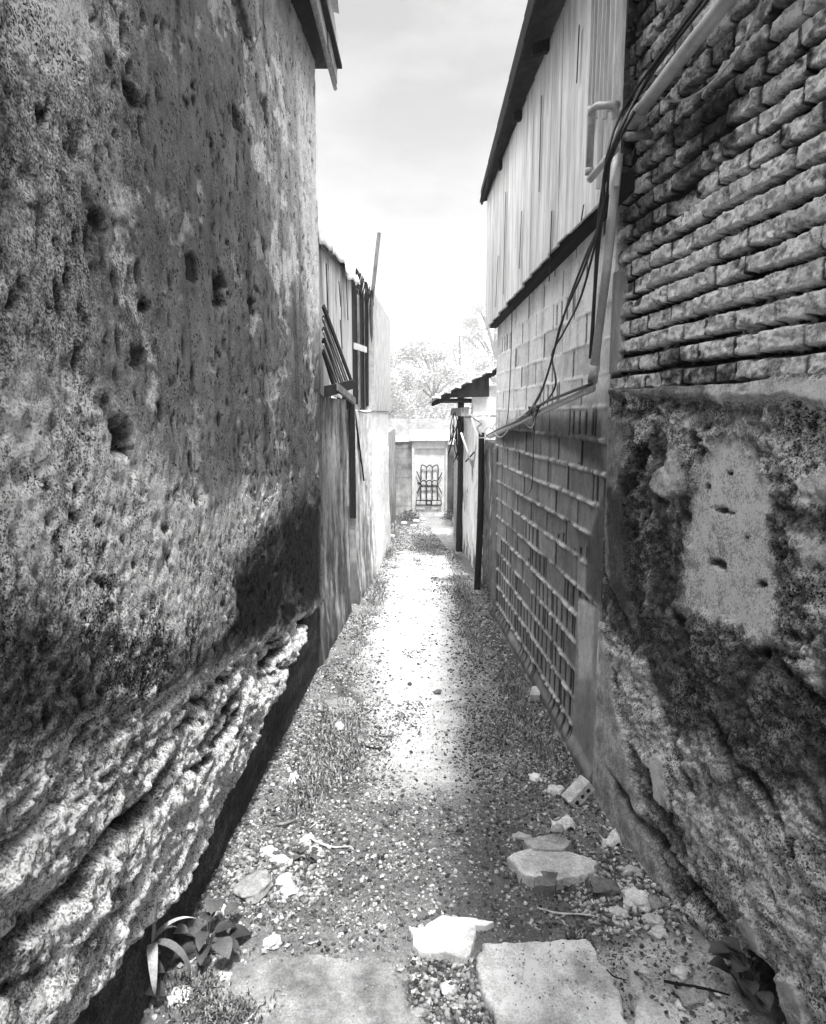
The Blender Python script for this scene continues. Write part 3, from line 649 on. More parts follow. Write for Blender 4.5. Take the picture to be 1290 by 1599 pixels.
# ================================================================== LEFT SHACK beyond the tall wall
def build_shack():
    A0, A1 = -.57, -.43
    def XS(y): return np.interp(y, [3.9, 6.5, 9.6], [-.60, -.43, -.375])
    sh = empty('metal_sheet_house', (-.6, 6, 0), 'patched house of pale metal sheets over a mouldy plaster wall on the left', 'house')
    def plast(y0, y1, h1, name, tf, off=0, step=.012):
        ys = rangef((y0, y1, step)); hs = rangef((-.55, h1, step)); Y, H = np.meshgrid(ys, hs, indexing='ij')
        n1 = fbm(Y*6, H*5, 4, 301); n2 = fbm(Y*25, H*18, 3, 302); d = .012*n1+.006*n2
        T = tf(Y, H, n1, n2); Hh = np.where(H > h1-.02, H+.015*n1, H)
        grid(name, XS(Y)+off+d+.02*ss(.5, 0, H), Y, Hh, M['pale_wall'], sh, np.clip(T, .02, .85), back=(-.2, 0, 0))
    mould = lambda Y, H: ss(-.15, .35, fbm(Y*8, H*2.2, 5, 310)+.25*ss(1.2, .1, H))
    plast(4.04, 5.24, 1.70, 'mouldy_wall', lambda Y, H, a, b: lerp(.36+.1*a, .05, np.clip(mould(Y, H)+ss(4.5, 4.1, Y)*.35, 0, 1)*.9)*(1+.2*b))
    plast(5.44, 9.55, 1.62, 'limewashed_wall', lambda Y, H, a, b: lerp(np.interp(Y, [5.4, 6.4, 7.0, 9.5], [.5, .7, .95, .95]), .10, mould(Y, H)*ss(7.6, 6.0, Y)*ss(1.5, .5, H)*.9)*(1+.1*b), off=.03)
    m = MB(); m.box(XS(5.4)-.01, XS(5.4)+.038, 5.40, 5.432, .75, 1.72, .03); m.build('corner_post_or_shade', M['wood_dark'], sh)  # added dark strip: shade on the wall's end face put into colour
    m = MB(); m.box(-.8, -.66, 5.2, 5.5, -.2, 1.75, .03); m.build('recess_panel', M['wood_dark'], sh)
    m = MB(); m.box(-.75, XS(5.3)-.01, 5.23, 5.47, -.15, .85, .2, .004); m.build('recess_infill', M['pale_wall'], sh)
    m = MB(); m.box(XS(9.5)-.6, XS(9.5), 9.56, 9.62, -.5, 2.85, .6); m.build('end_panel', M['sheet_pale'], sh)
    # upper sheets, upright, lapped, some gaps
    k = 0; y = 4.05; wds = [.17, .23, .22, .25, .20, .30]
    m = MB()
    for i, wd in enumerate(wds):
        y1 = y+wd; t = (.35, .6, .52, .62, .45, .5)[i]; x0, x1 = XS(y)+.03-.008*(i % 2), XS(y1)+.03-.008*(i % 2)
        m.hexa([(x0, y+.004, 1.72), (x1, y1, 1.70), (x1-.01, y1, 1.70), (x0-.01, y+.004, 1.72), (x0, y+.004, 2.66), (x1, y1, 2.64), (x1-.01, y1, 2.64), (x0-.01, y+.004, 2.66)], t); y = y1
    m.build('wall_sheet', M['board'], sh)
    m = MB()
    for px, a, b in ((509, 412, 490), (531, 500, 545), (529, 440, 480), (540, 430, 500)):
        p, q = onplane(px, a, -.60+.03-3.9*.0654, .0654, .02), onplane(px+3, b, -.60+.03-3.9*.0654, .0654, .02)
        m = MB(); m.plank(p, q, (0, .02, 0), (.003, 0, 0), .03); m.build('sheet_gap', M['wood_dark'], sh)
    # flashing / curved ridge sheet over the top
    ys = np.linspace(4.03, 5.55, 60); ts = np.linspace(0, 1, 9); A, B = np.meshgrid(ys, ts, indexing='ij')
    ang = B*1.35; X = XS(A)+.075-.22*(1-np.cos(ang))*1.1-.015*np.sin(A*13); Z = 2.60+.17*np.sin(ang)+.02*np.sin(A*7+1)+.012*np.sin(A*31)*(1-B)-.01*(A-4)
    Z = Z+np.where((B < .15), -.02*np.abs(np.sin(A*5.1)), 0)
    grid('ridge_flashing', X, A, Z, M['sheet_pale'], sh, .6, back=(-.004, 0, -.004))
    ys = np.linspace(4.0, 9.6, 100); xs = np.linspace(0, 2.2, 8); A, B = np.meshgrid(ys, xs, indexing='ij')
    grid('roof_sheet', XS(A)-.05-B, A, 2.76+.12*B+.012*np.sin(A*50), M['sheet'], sh, .4, back=(0, 0, -.01))
    m = MB()
    for i in range(26):       # ragged thatch-like fringe above the window
        y = 5.5+i*.045; m.plank((XS(y)+.05, y, 2.70+rng.uniform(-.02, .03)), (XS(y)+.03+rng.uniform(-.02, .03), y+rng.uniform(.0, .06), 2.60+rng.uniform(-.05, .02)), (0, .025, 0), (.006, 0, 0), .05)
    m.build('eave_fringe', M['wood_dark'], sh)
    # window bay: dark block standing in for the unlit interior, frame, cross boards, shutter
    m = MB(); m.hexa([(XS(5.5)-.12, 5.5, 1.6), (XS(5.5)-.03, 5.5, 1.6), (XS(6.5)-.03, 6.5, 1.6), (XS(6.5)-.12, 6.5, 1.6), (XS(5.5)-.12, 5.5, 2.7), (XS(5.5)-.03, 5.5, 2.7), (XS(6.5)-.03, 6.5, 2.7), (XS(6.5)-.12, 6.5, 2.7)]); m.build('window_void', M['wood_dark'], sh)
    fr = MB()
    for y0 in (5.53, 6.02, 6.48): fr.box(XS(y0)-.022, XS(y0)-.004, y0-.018, y0+.018, 1.64, 2.66, .4)
    fr.box(XS(6)-.06, XS(6)-.02, 5.5, 6.5, 1.62, 1.67, .4); f = fr.build('window_frame', M['wood_grey'], sh)
    m = MB(); m.plank((XS(5.5)+.02, 5.52, 2.13), (XS(6.1)+.03, 6.2, 2.16), (0, 0, .025), (.012, 0, 0), .6); m.build('cross_board', M['wood_pale'], sh)
    m = MB(); m.plank((XS(6.4)-.01, 6.40, 1.66), (XS(6.4)-.005, 6.44, 2.7), (0, .02, 0), (.03, 0, 0)); m.build('window_post', M['wood_dark'], sh)
    m = MB()
    for y0, t in ((5.68, .1), (5.8, .3), (6.2, .08), (6.32, .12)): m.plank((XS(y0)-.06, y0, 1.66), (XS(y0)-.05, y0+.03, 2.62), (0, .03, 0), (.01, 0, 0), t)
    m.build('shutter_board', M['wood_dark'], sh)
    # smooth pale panel
    m = MB(); m.hexa([(XS(6.5)+.062, 6.5, 1.62), (XS(9.6)+.062, 9.6, 1.62), (XS(9.6)-.01, 9.6, 1.62), (XS(6.5)-.01, 6.5, 1.62), (XS(6.5)+.062, 6.5, 2.72), (XS(9.6)+.062, 9.6, 2.86), (XS(9.6)-.01, 9.6, 2.86), (XS(6.5)-.01, 6.5, 2.72)], .62)
    m.build('smooth_panel', M['sheet'], sh)
    m = MB(); m.tube([(XS(5.5)+.03, 5.6, 1.62), (XS(6)+.05, 6.0, 1.60), (XS(6.4)+.05, 6.45, 1.615)], .008, 6); m.build('sill_pipe', M['wood_grey'], sh, True)
    m = MB(); m.plank((XS(5.45)+.025, 5.48, 1.62), (XS(5.6)+.06, 5.78, 1.02), (0, .028, 0), (.01, 0, 0), .1); m.build('loose_strip', M['wood_dark'], sh)
    # leaning slatted shutter, hanging outward
    lv = empty('louvre_shutter', (-.5, 4.8, 1.8), 'broken dark slatted shutter leaning askew against the pale sheets', 'shutter')
    pl = (-.60+.10-3.9*.0654, .0654)
    q = lambda x, y, o=0: np.array(onplane(x, y, pl[0], pl[1], o))
    for i in range(5):
        t = i/4; a = q(503, 478+t*70); b = q(549-t*26, 600+t*14, .015*t); m = MB(); m.plank(a, b, (0, .028, .012), (.012, 0, 0), .05); m.build('slat', M['wood_dark'], lv)
    for i in range(3):
        t = (i+.5)/4; a = q(504, 488+t*80, .02); b = q(545-t*26, 600+t*10, .025); m = MB(); m.plank(a, b, (0, .008, .006), (.006, 0, 0), .3); m.build('slat_edge', M['wood_grey'], lv)
    m = MB(); m.plank(q(523, 604, .03), q(551, 627, .03), (0, .0, .022), (.02, 0, 0), .4); m.build('bottom_rail', M['wood_grey'], lv)
    m = MB(); m.plank(q(506, 612, .02), q(550, 600, .02), (0, .0, .03), (.02, 0, 0), .05); m.build('cross_rail', M['wood_dark'], lv)
    o = MB(); a = np.array(atdepth(579, 640, 6.55)); a[0] = XS(6.5)+.045; o.tube([a, atdepth(579.5, 480, 6.5), atdepth(592, 364, 6.5)], .018, 8, smoothp=False)
    tag(o.build('pole', M['bark'], None, True), 'thin grey pole standing up against the sky from the shack window', 'pole')
build_shack()
# ================================================================== LOW WALL and END WALL with gate
def plain_wall(name, x0, x1, y0, y1, z0, z1, label, tone, seed, cat='wall', mat='pale_wall', step=.03, amp=.012, parent=None):
    """upright wall sheet of real thickness facing the alley; runs in x or y"""
    along_x = abs(x1-x0) > abs(y1-y0)
    L = math.hypot(x1-x0, y1-y0); n = max(3, int(L/step)); k = max(3, int((z1-z0)/step))
    U, Hh = np.meshgrid(np.linspace(0, 1, n), np.linspace(z0, z1, k), indexing='ij')
    S = U*L; d = amp*fbm(S*5, Hh*5, 4, seed); t = tone(S, Hh, fbm(S*3, Hh*3, 4, seed+9), fbm(S*16, Hh*16, 3, seed+19)) if callable(tone) else np.full_like(S, tone)
    X = x0+(x1-x0)*U; Y = y0+(y1-y0)*U
    if along_x: o = grid(name, X, Y-d, Hh, M[mat], parent, np.clip(t, .02, .85), back=(0, .18, 0), flip=True)
    else:
        s = 1 if x0 < 0 else -1
        o = grid(name, X+s*d, Y, Hh, M[mat], parent, np.clip(t, .02, .85), back=(-s*.18, 0, 0), flip=(s < 0))
    if label: tag(o, label, cat)
    return o
plain_wall('boundary_wall', -.40, -.37, 9.68, 14.3, -.75, 1.30, 'low grey stained wall beyond the pale house leading to the end wall', lambda s, h, a, b: .30+.25*a+.1*b-.12*ss(.6, -.4, h), 401)
gw = empty('end_wall', (.3, 14.5, -.65), 'stained masonry wall with white coping closing the far end of the alley', 'wall')
D = 14.5
dx0, dx1 = atdepth(647, 800, D)[0], atdepth(695, 800, D)[0]; ztop = atdepth(645, 692, D)[2]; zw = .98
def wt(s, h, a, b):
    bl = (np.abs((h % .21)-.105) > .097)
    t = .20+.2*a+.1*b+.14*ss(.4, -.1, h)
    return np.where(bl, t*.75, t)
plain_wall('wall_left', -.42, dx0-.03, D, D, -.8, zw, None, wt, 411, parent=gw, mat='pale_wall', step=.02).name = 'masonry_panel'
o = plain_wall('masonry_panel', dx1+.03, 1.6, D, D, -.8, zw-.06, None, lambda s, h, a, b: .08+.08*a+.05*b+.12*ss(.7, .95, h), 421, parent=gw, step=.02)
m = MB(); m.box(-.42, dx0-.03, D-.03, D+.22, zw, zw+.12, .75, .008); m.box(dx1+.03, 1.6, D-.02, D+.22, zw-.06, zw+.06, .75, .008); m.build('coping', M['pale_wall'], gw, bevel=.01)
m = MB(); m.box(dx0-.10, dx1+.08, D-.10, D+.3, ztop+.04, ztop+.27, .6, .012); m.build('lintel', M['pale_wall'], gw, bevel=.015)
m = MB(); m.box(dx0-.05, dx0, D-.04, D+.2, -.7, ztop+.04, .5, .004); m.box(dx1, dx1+.04, D-.04, D+.2, -.7, ztop+.04, .45, .004); m.build('door_jamb', M['pale_wall'], gw)
m = MB(); m.box(-.6, 4, D+2.0, D+2.15, -.8, 1.45, .8); tag(m.build('background_wall', M['sheet'], None), 'white wall rising behind the end wall', 'wall')
gt = empty('gate', ((dx0+dx1)/2, D, -.65), 'pale sheet metal gate with dark wrought ironwork at the end of the alley', 'gate')
m = MB(); m.box(dx0+.005, dx1-.005, D+.02, D+.05, -.66, ztop-.12, .5); m.build('door_sheet', M['door'], gt)
m = MB(); m.box(dx0+.01, dx1-.01, D+.0, D+.06, ztop-.12, ztop+.03, .85, .004); m.build('top_panel', M['pale_wall'], gt)
iron = lambda pts, r=.013: (lambda mm: (mm.tube([atdepth(x, y, D-.03) for x, y in pts], r, 6), mm.build('iron_bar', M['iron'], gt, True)))(MB())
def G(zx, zy): return (600+zx/5.328, 560+zy/5.33)
iron([G(308, 1010), G(308, 900), G(330, 890), G(355, 905), G(378, 888), G(400, 905), G(425, 890), G(448, 900), G(448, 1010)])
for zx in (352, 400): iron([G(zx, 905), G(zx, 1010)])
for zx in (305, 352, 400, 445):
    iron([G(zx, 1060), G(zx, 1180)])
for a in (308, 354, 400): iron([G(a+2, 1060), G(a+8, 1068), G(a+23, 1062), G(a+38, 1068), G(a+46, 1060)])
for cx in (328, 375, 422):
    iron([G(cx+24*math.cos(t), 1040+24*math.sin(t)) for t in np.linspace(0, 2*math.pi, 11)])
iron([G(270, 940), G(305, 1020)]); iron([G(482, 950), G(447, 1020)]); iron([G(305, 1060), G(272, 1125)]); iron([G(447, 1060), G(480, 1125)])
for yy in (1182, 1222): iron([G(265, yy), G(475, yy)], .013)
for xx in (266, 350, 395, 474): iron([G(xx, 1182), G(xx, 1222)], .012)
iron([G(372+20*math.cos(t), 1202+17*math.sin(t)) for t in np.linspace(0, 2*math.pi, 11)])
m = MB(); m.tube([atdepth(*G(300, 1040), D-.03), atdepth(*G(284, 1040), D-.08)], .03, 8, smoothp=False); m.build('latch', M['iron'], gt)
# ================================================================== LEAN-TO SHED on the right
def build_shed():
    s = empty('lean_to_shed', (.65, 7, 0), 'ramshackle lean-to shed with dark posts and sloping sheet roof on the right', 'shed')
    plain_wall('whitewashed_wall', .66, .63, 6.5, 9.6, -.4, 1.55, None, lambda q, h, a, b: lerp(.68+.2*a, .12, ss(.1, .5, a+.3*b+.4*ss(.4, -.2, h))), 501, parent=s, step=.02)
    plain_wall('whitewashed_wall', .60, .9, 9.65, 9.65, -.5, 1.2, None, .5, 503, parent=s)
    plain_wall('timber_panel', .655, .64, 5.27, 6.1, -.1, 1.36, None, lambda q, h, a, b: .09+.35*ss(.1, .6, fbm(q*16, h*2, 3, 77))+.1*b, 511, parent=s, step=.012, mat='board', amp=.03)
    plain_wall('far_wall', .95, .95, 9.9, 14.4, -.8, .9, None, .3, 521, parent=s)
    for (x0, y0, x1, y1, dep, r, t) in ((745, 915, 752, 676, 6.0, .030, .03), (717, 858, 720, 618, 8.6, .045, .05)):
        a, b = np.array(atdepth(x0, y0, dep)), np.array(atdepth(x1, y1, dep)); mid = (a+b)/2+np.array([.012, 0, 0])
        m = MB(); m.tube([a-np.array([0, 0, .15]), mid, b], [r*1.05, r, r*.9], 9); m.build('post', M['wood_dark'], s, True)
    # roof
    y0, y1 = 7.5, 9.9; a = atdepth(676, 621, y0); b = atdepth(800, 560, y0)
    ys = np.linspace(y0, y1, 40); U, A = np.meshgrid(np.linspace(0, 1, 24), ys, indexing='ij')
    X = a[0]+(b[0]-a[0])*U; Z = a[2]+(b[2]-a[2])*U+.012*np.sin(A*40)-.03*(A-y0)/2
    X = X+.015*np.sin(A*23)*(U < .02)
    grid('roof_sheet', X, A, Z, M['sheet'], s, .5, back=(0, 0, -.008), flip=True)
    m = MB()
    for k, yy in enumerate((7.62, 8.4, 9.2, 9.8)): m = MB(); m.plank((a[0]+.05, yy, a[2]-.02), (b[0], yy, b[2]-.03), (0, .025, 0), (0, 0, -.06)); m.build('rafter', M['wood_dark'], s)
    m = MB(); m.box(a[0]+.07, 1.5, 7.8, 9.8, a[2]-.03, a[2]-.005); m.build('ceiling_board', M['wood_dark'], s)
    m = MB(); g0, g1, g2 = [np.array(q) for q in (atdepth(688, 622, y0+.03), atdepth(764, 620, y0+.03), atdepth(764, 583, y0+.03))]
    dv = np.array([0, .02, 0]); m.add([g0, g1, g2, g0+dv, g1+dv, g2+dv], [(0, 1, 2), (5, 4, 3), (0, 3, 4, 1), (1, 4, 5, 2), (2, 5, 3, 0)], .03); m.build('underside_shade', M['wood_dark'], s)  # dark triangle added to stand for the shaded underside of the roof
    m = MB(); m.box(.53, .62, 7.6, 9.6, 1.56, 1.66, .3, .01); m.build('beam', M['wood_grey'], s)
    m = MB()
    for k in range(7):
        u = .06+k*.13; p = np.array(a)+(np.array(b)-np.array(a))*u; m.box(p[0]-.035, p[0]+.035, y0-.03, y0+.02, p[2]-.03, p[2]+.015, .8, .01)
    m.build('sheet_edge', M['wood_pale'], s)
    m = MB(); m.box(.66, .95, 7.6, 7.66, 1.58, 1.9, .7, .01); m.build('gable_panel', M['sheet_pale'], s)
    m = MB()
    for i in range(16):
        y = 8.3+rng.uniform(-.15, .15); x = .55+rng.uniform(-.08, .05); z = 1.35+rng.uniform(-.2, .15)
        m.tube([(x, y, z+.15), (x+rng.uniform(-.04, .04), y, z), (x+rng.uniform(-.08, .06), y, z-.2)], .006, 5)
    m.build('hanging_fibre', M['wood_dark'], s, True)
build_shed()
for lab, pts, mt, r in (('long pale lath hanging crooked between the shed posts', [(720, 676), (738, 731)], 'wood_pale', .010), ('shorter pale lath meeting the long one at its lower end', [(739, 731), (745, 683), (736, 650)], 'wood_pale', .008),
                    ('dark stick crossing the hanging pale laths', [(727, 722), (741, 706)], 'wood_dark', .008), ('pale wire looping from the near shed post to the block wall', [(748, 684), (760, 683), (772, 673), (762, 668), (757, 676), (768, 684), (782, 675)], 'wire_pale', .006),
                    ('pale branch end jutting above the near shed post', [(733, 648), (742, 655), (752, 662), (745, 668), (752, 680)], 'wood_pale', .009)):
    m = MB(); m.tube([atdepth(x, y, 5.9 if x > 745 or 'branch' in lab or 'wire' in lab else 6.6) for x, y in pts], r, 6, smoothp='lath' not in lab); tag(m.build('lath' if 'lath' in lab else 'wire' if 'wire' in lab else 'stick', M[mt], None, True), lab, 'lath' if 'lath' in lab else 'wire' if 'wire' in lab else 'stick')
# ================================================================== GROUND
gp = lambda pts: [onground(x, y)[:2] for x, y in pts]
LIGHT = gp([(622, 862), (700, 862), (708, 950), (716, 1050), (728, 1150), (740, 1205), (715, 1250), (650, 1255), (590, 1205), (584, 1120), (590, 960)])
def ground_h(X, Y, fine=True):
    n = fbm(X*2.2, Y*2.2, 3, 601); z = zg(Y)+.012*n
    cx = .08; e = np.abs(X-cx); z = z+.035*ss(.35, .75, e)*(.6+.8*fbm(X*4, Y*4, 2, 603))
    n1 = fbm(X*9, Y*9, 4, 602)
    lm = mask(X, Y, LIGHT, .12, .05*n1); rough = 1-.75*lm
    z = z+.010*n1*rough
    if fine:
        c1, c2, ci = cells(X*26, Y*26, 604); z = z+rough*(.014*(.5-c1)*(ci > .35)+.005*fbm(X*45, Y*45, 2, 605))
    return z
def build_ground():
    xs = np.concatenate([[-250, -120, -40, -12, -4, -2, -1.3], rangef((-1.1, 1.35, .008)), [1.6, 2.5, 4, 12, 40, 120, 250]])
    ys = np.concatenate([[-35, -10, -2], rangef((.6, 3.2, .008), (3.2, 6, .014), (6, 15, .04)), [16, 18, 22, 30, 50, 100, 200, 320]])
    Y, X = np.meshgrid(ys, xs, indexing='ij')
    inside = (X > -1.2) & (X < 1.5) & (Y > .5) & (Y < 15.5)
    Z = np.where(inside, ground_h(X, Y), zg(Y)-.02)
    n1 = fbm(X*6, Y*6, 4, 611); n2 = fbm(X*22, Y*22, 3, 612); big = fbm(X*1.6, Y*1.6, 3, 613)
    T = .21+.07*big+.09*n1+.04*n2
    e = .12*n1+.05*n2+.03*fbm(X*3, Y*3, 2, 618)
    def P(pts, tone, soft, k=1.):
        nonlocal T
        T = lerp(T, tone*(1+.3*n1+.2*n2), mask(X, Y, gp(pts), soft, e)*k)
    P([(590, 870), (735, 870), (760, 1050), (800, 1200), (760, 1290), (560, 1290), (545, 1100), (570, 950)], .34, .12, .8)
    m = mask(X, Y, LIGHT, .10+.05*np.clip(Y-3, 0, 6), 1.6*e+.05*fbm(X*16, Y*10, 4, 619)); T = lerp(T, np.interp(Y, [2.3, 3.2, 4.5], [.38, .54, .68])*(1+.10*n1+.06*n2), m)  # trodden strip; its sunlit brightness is put into the tone, stronger farther off
    P([(510, 1060), (560, 1060), (570, 1230), (480, 1260), (440, 1240), (500, 1150)], .07, .05, .85)
    P([(760, 980), (800, 980), (905, 1210), (870, 1230), (800, 1130)], .06, .05, .85)
    P([(700, 870), (735, 870), (770, 960), (755, 1000), (715, 950)], .12, .05, .7)
    P([(565, 905), (600, 890), (600, 960), (560, 960)], .18, .05, .7)
    P([(520, 1250), (800, 1230), (960, 1400), (760, 1480), (640, 1440), (380, 1470), (330, 1400), (430, 1280)], .13, .10, .8)
    P([(330, 1390), (700, 1390), (640, 1480), (500, 1470), (420, 1500), (330, 1450)], .20, .04, .7)
    P([(330, 1500), (520, 1480), (640, 1505), (650, 1599), (320, 1620)], .28, .035, .85)
    P([(740, 1370), (930, 1380), (1000, 1470), (900, 1490), (760, 1480), (720, 1420)], .16, .03, .8)
    P([(930, 1480), (1110, 1470), (1150, 1520), (1200, 1640), (960, 1640)], .5, .04, .85)
    P([(645, 1500), (745, 1500), (790, 1599), (640, 1620)], .05, .02, .9)
    P([(870, 1340), (1050, 1380), (1060, 1440), (950, 1450), (880, 1400)], .07, .03, .8)
    P([(600, 800), (660, 806), (650, 830), (625, 850), (600, 850)], .06, .1, .9); P([(690, 806), (716, 808), (716, 850), (700, 830)], .06, .1, .9)
    P([(640, 826), (705, 826), (715, 858), (620, 858)], .30, .1, .9)
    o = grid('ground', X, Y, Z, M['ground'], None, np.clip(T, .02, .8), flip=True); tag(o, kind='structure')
build_ground()
# ---------------------------------------------------------------- stones
t_ = (1+5**.5)/2
ICO = np.array([(-1, t_, 0), (1, t_, 0), (-1, -t_, 0), (1, -t_, 0), (0, -1, t_), (0, 1, t_), (0, -1, -t_), (0, 1, -t_), (t_, 0, -1), (t_, 0, 1), (-t_, 0, -1), (-t_, 0, 1)])/math.hypot(1, t_)
ICF = np.array([(0, 11, 5), (0, 5, 1), (0, 1, 7), (0, 7, 10), (0, 10, 11), (1, 5, 9), (5, 11, 4), (11, 10, 2), (10, 7, 6), (7, 1, 8), (3, 9, 4), (3, 4, 2), (3, 2, 6), (3, 6, 8), (3, 8, 9), (4, 9, 5), (2, 4, 11), (6, 2, 10), (8, 6, 7), (9, 8, 1)])
def scatter(name, X, Y, S, T, mat, kind='stuff', sink=.25, flat=(.35, .8), smooth=False, zoff=0):
    n = len(X); a = rng.uniform(0, 2*math.pi, n); fx, fy, fz = rng.uniform(.7, 1.3, n), rng.uniform(.55, 1.0, n), rng.uniform(*flat, n)
    J = ICO[None]*(1+rng.uniform(-.28, .28, (n, 12, 1)))
    J = J*np.stack([fx, fy, fz], -1)[:, None, :]*S[:, None, None]
    tilt = rng.uniform(-.35, .35, n); ct, st = np.cos(tilt), np.sin(tilt)
    J = np.stack([J[..., 0]*ct[:, None]+J[..., 2]*st[:, None], J[..., 1], -J[..., 0]*st[:, None]+J[..., 2]*ct[:, None]], -1)
    c, s_ = np.cos(a), np.sin(a)
    V = np.stack([J[..., 0]*c[:, None]-J[..., 1]*s_[:, None]+X[:, None], J[..., 0]*s_[:, None]+J[..., 1]*c[:, None]+Y[:, None], J[..., 2]+(ground_h(X, Y)+S*fz*(1-2*sink)+zoff)[:, None]], -1)
    F = (ICF[None]+12*np.arange(n)[:, None, None]).reshape(-1, 3)
    return tag(mk(name, V.reshape(-1, 3), F, mat, None, np.repeat(T, 12), smooth), kind=kind)
n = 420000
ang_y = 1.2+11*rng.random(n)**2.3; X = rng.uniform(-.85, 1.15, n); 
ins = (X > XL(ang_y)-.08) & (X < np.where(ang_y < 2.65, XR(ang_y), XB(ang_y)))
lm = mask(X, ang_y, LIGHT, .12, .05*fbm(X*6, ang_y*6, 2, 5)); den = .30+.5*ss(-.2, .3, fbm(X*3, ang_y*3, 3, 631))
den = np.where((ang_y > 1.85) & (ang_y < 3.4), den+.38, den); BARE = gp([(740, 1370), (930, 1380), (1000, 1470), (900, 1490), (760, 1480), (720, 1420)]); den = den*(1-.55*mask(X, ang_y, BARE, .05, .05*fbm(X*5, ang_y*5, 2, 9)))*(.55+.9*ss(-.25, .2, fbm(X*2.3, ang_y*2.3, 3, 640))); den *= 1-.92*lm*ss(-.5, .0, fbm(X*5, ang_y*3, 3, 641))
DARKG = gp([(645, 1500), (745, 1500), (790, 1599), (640, 1620)]); HEAP_L = gp([(370, 1340), (500, 1310), (510, 1390), (460, 1420), (360, 1420)]); HEAP_R = gp([(880, 1360), (1040, 1370), (1060, 1440), (950, 1470), (900, 1430)])
fore = (ang_y < 1.9); den = np.where(fore, den*.35, den)
den = np.maximum(den, .95*mask(X, ang_y, DARKG, .02, 0*X)); den = np.maximum(den, mask(X, ang_y, HEAP_L, .05, 0*X)); den = np.maximum(den, mask(X, ang_y, HEAP_R, .05, 0*X))
k = ins & (rng.random(n) < den*.62); X, Yy = X[k], ang_y[k]
S = .0018+.0075*rng.random(len(X))**4+.0005*Yy
T = np.where(rng.random(len(X)) < .4, rng.uniform(.03, .13, len(X)), .12+.45*rng.random(len(X))**1.6)
g = scatter('gravel', X, Yy, S, T, M['stone']); tag(g, 'fine grey and dark gravel strewn over the dirt path', 'gravel')
# pebbles in the heaps and the dark hollow: still uncountable
def zone_scatter(poly, n, s0, s1, t0, t1):
    P_ = np.array(poly); X = rng.uniform(P_[:, 0].min(), P_[:, 0].max(), n*3); Y = rng.uniform(P_[:, 1].min(), P_[:, 1].max(), n*3)
    k = sdf(X, Y, poly) < .02*rng.standard_normal(n*3); X, Y = X[k][:n], Y[k][:n]
    return X, Y, rng.uniform(s0, s1, len(X)), rng.uniform(t0, t1, len(X))
for nm, lab, arg in (('pebbles', 'heap of pale pebbles along the foot of the left wall', (HEAP_L, 520, .005, .014, .08, .5)),
                     ('pebbles', 'dark and pale pebbles filling the hollow beside the broken white slab', (DARKG, 520, .005, .012, .03, .5)),
                     ('pebbles', 'dark pebbles and chips at the foot of the right wall', (HEAP_R, 300, .006, .014, .05, .6))):
    X, Y, S, T = zone_scatter(*arg); o = scatter(nm, X, Y, S, T, M['stone'], smooth=True, sink=.15); tag(o, lab, 'pebbles')
def rock(px, py, wpx, hpx, tone, label, name='stone', group=None, rot=0, flat=None, pale=.0, lift=0):
    p = onground(px, py); zd = p[1]*cp+(EYE-p[2])*sp; w_ = wpx/FPX*zd/2
    V = ICO.copy(); F = ICF.copy()
    for _ in range(3):
        cache = {}; V = list(map(tuple, V)); nf = []
        def mid(a, b):
            k = (min(a, b), max(a, b))
            if k not in cache:
                q = (np.array(V[a])+np.array(V[b]))/2; q /= np.linalg.norm(q); V.append(tuple(q)); cache[k] = len(V)-1
            return cache[k]
        for a, b, c in F:
            x, y, z = mid(a, b), mid(b, c), mid(c, a); nf += [(a, x, z), (b, y, x), (c, z, y), (x, y, z)]
        F = np.array(nf); V = np.array(V)
    sd = int(px*7+py)
    f1 = noise(V[:, 0]*1.4+sd, V[:, 1]*1.4, V[:, 2]*1.4, sd); f2 = noise(V[:, 0]*4+sd, V[:, 1]*4, V[:, 2]*4, sd+3)
    cl = np.clip(V, -.84, .84); V = cl*(1+.38*f1+.10*f2)[:, None]
    depth = hpx/wpx*1.5 if flat is None else 1
    V = V*np.array([w_/.84, w_*min(1.1, max(.5, depth))/.84, w_*(flat or .42)/.84])
    c, s = math.cos(rot), math.sin(rot); V = np.stack([V[:, 0]*c-V[:, 1]*s, V[:, 0]*s+V[:, 1]*c, V[:, 2]], 1)
    gz = float(ground_h(np.array([p[0]]), np.array([p[1]]), False)[0])
    V += np.array([p[0], p[1], gz+V[:, 2].max()*.45+lift])
    o = mk(name, V, F, M['stone'], None, np.full(len(V), tone)*(1+.3*f2), True); return tag(o, label, 'stone', group)
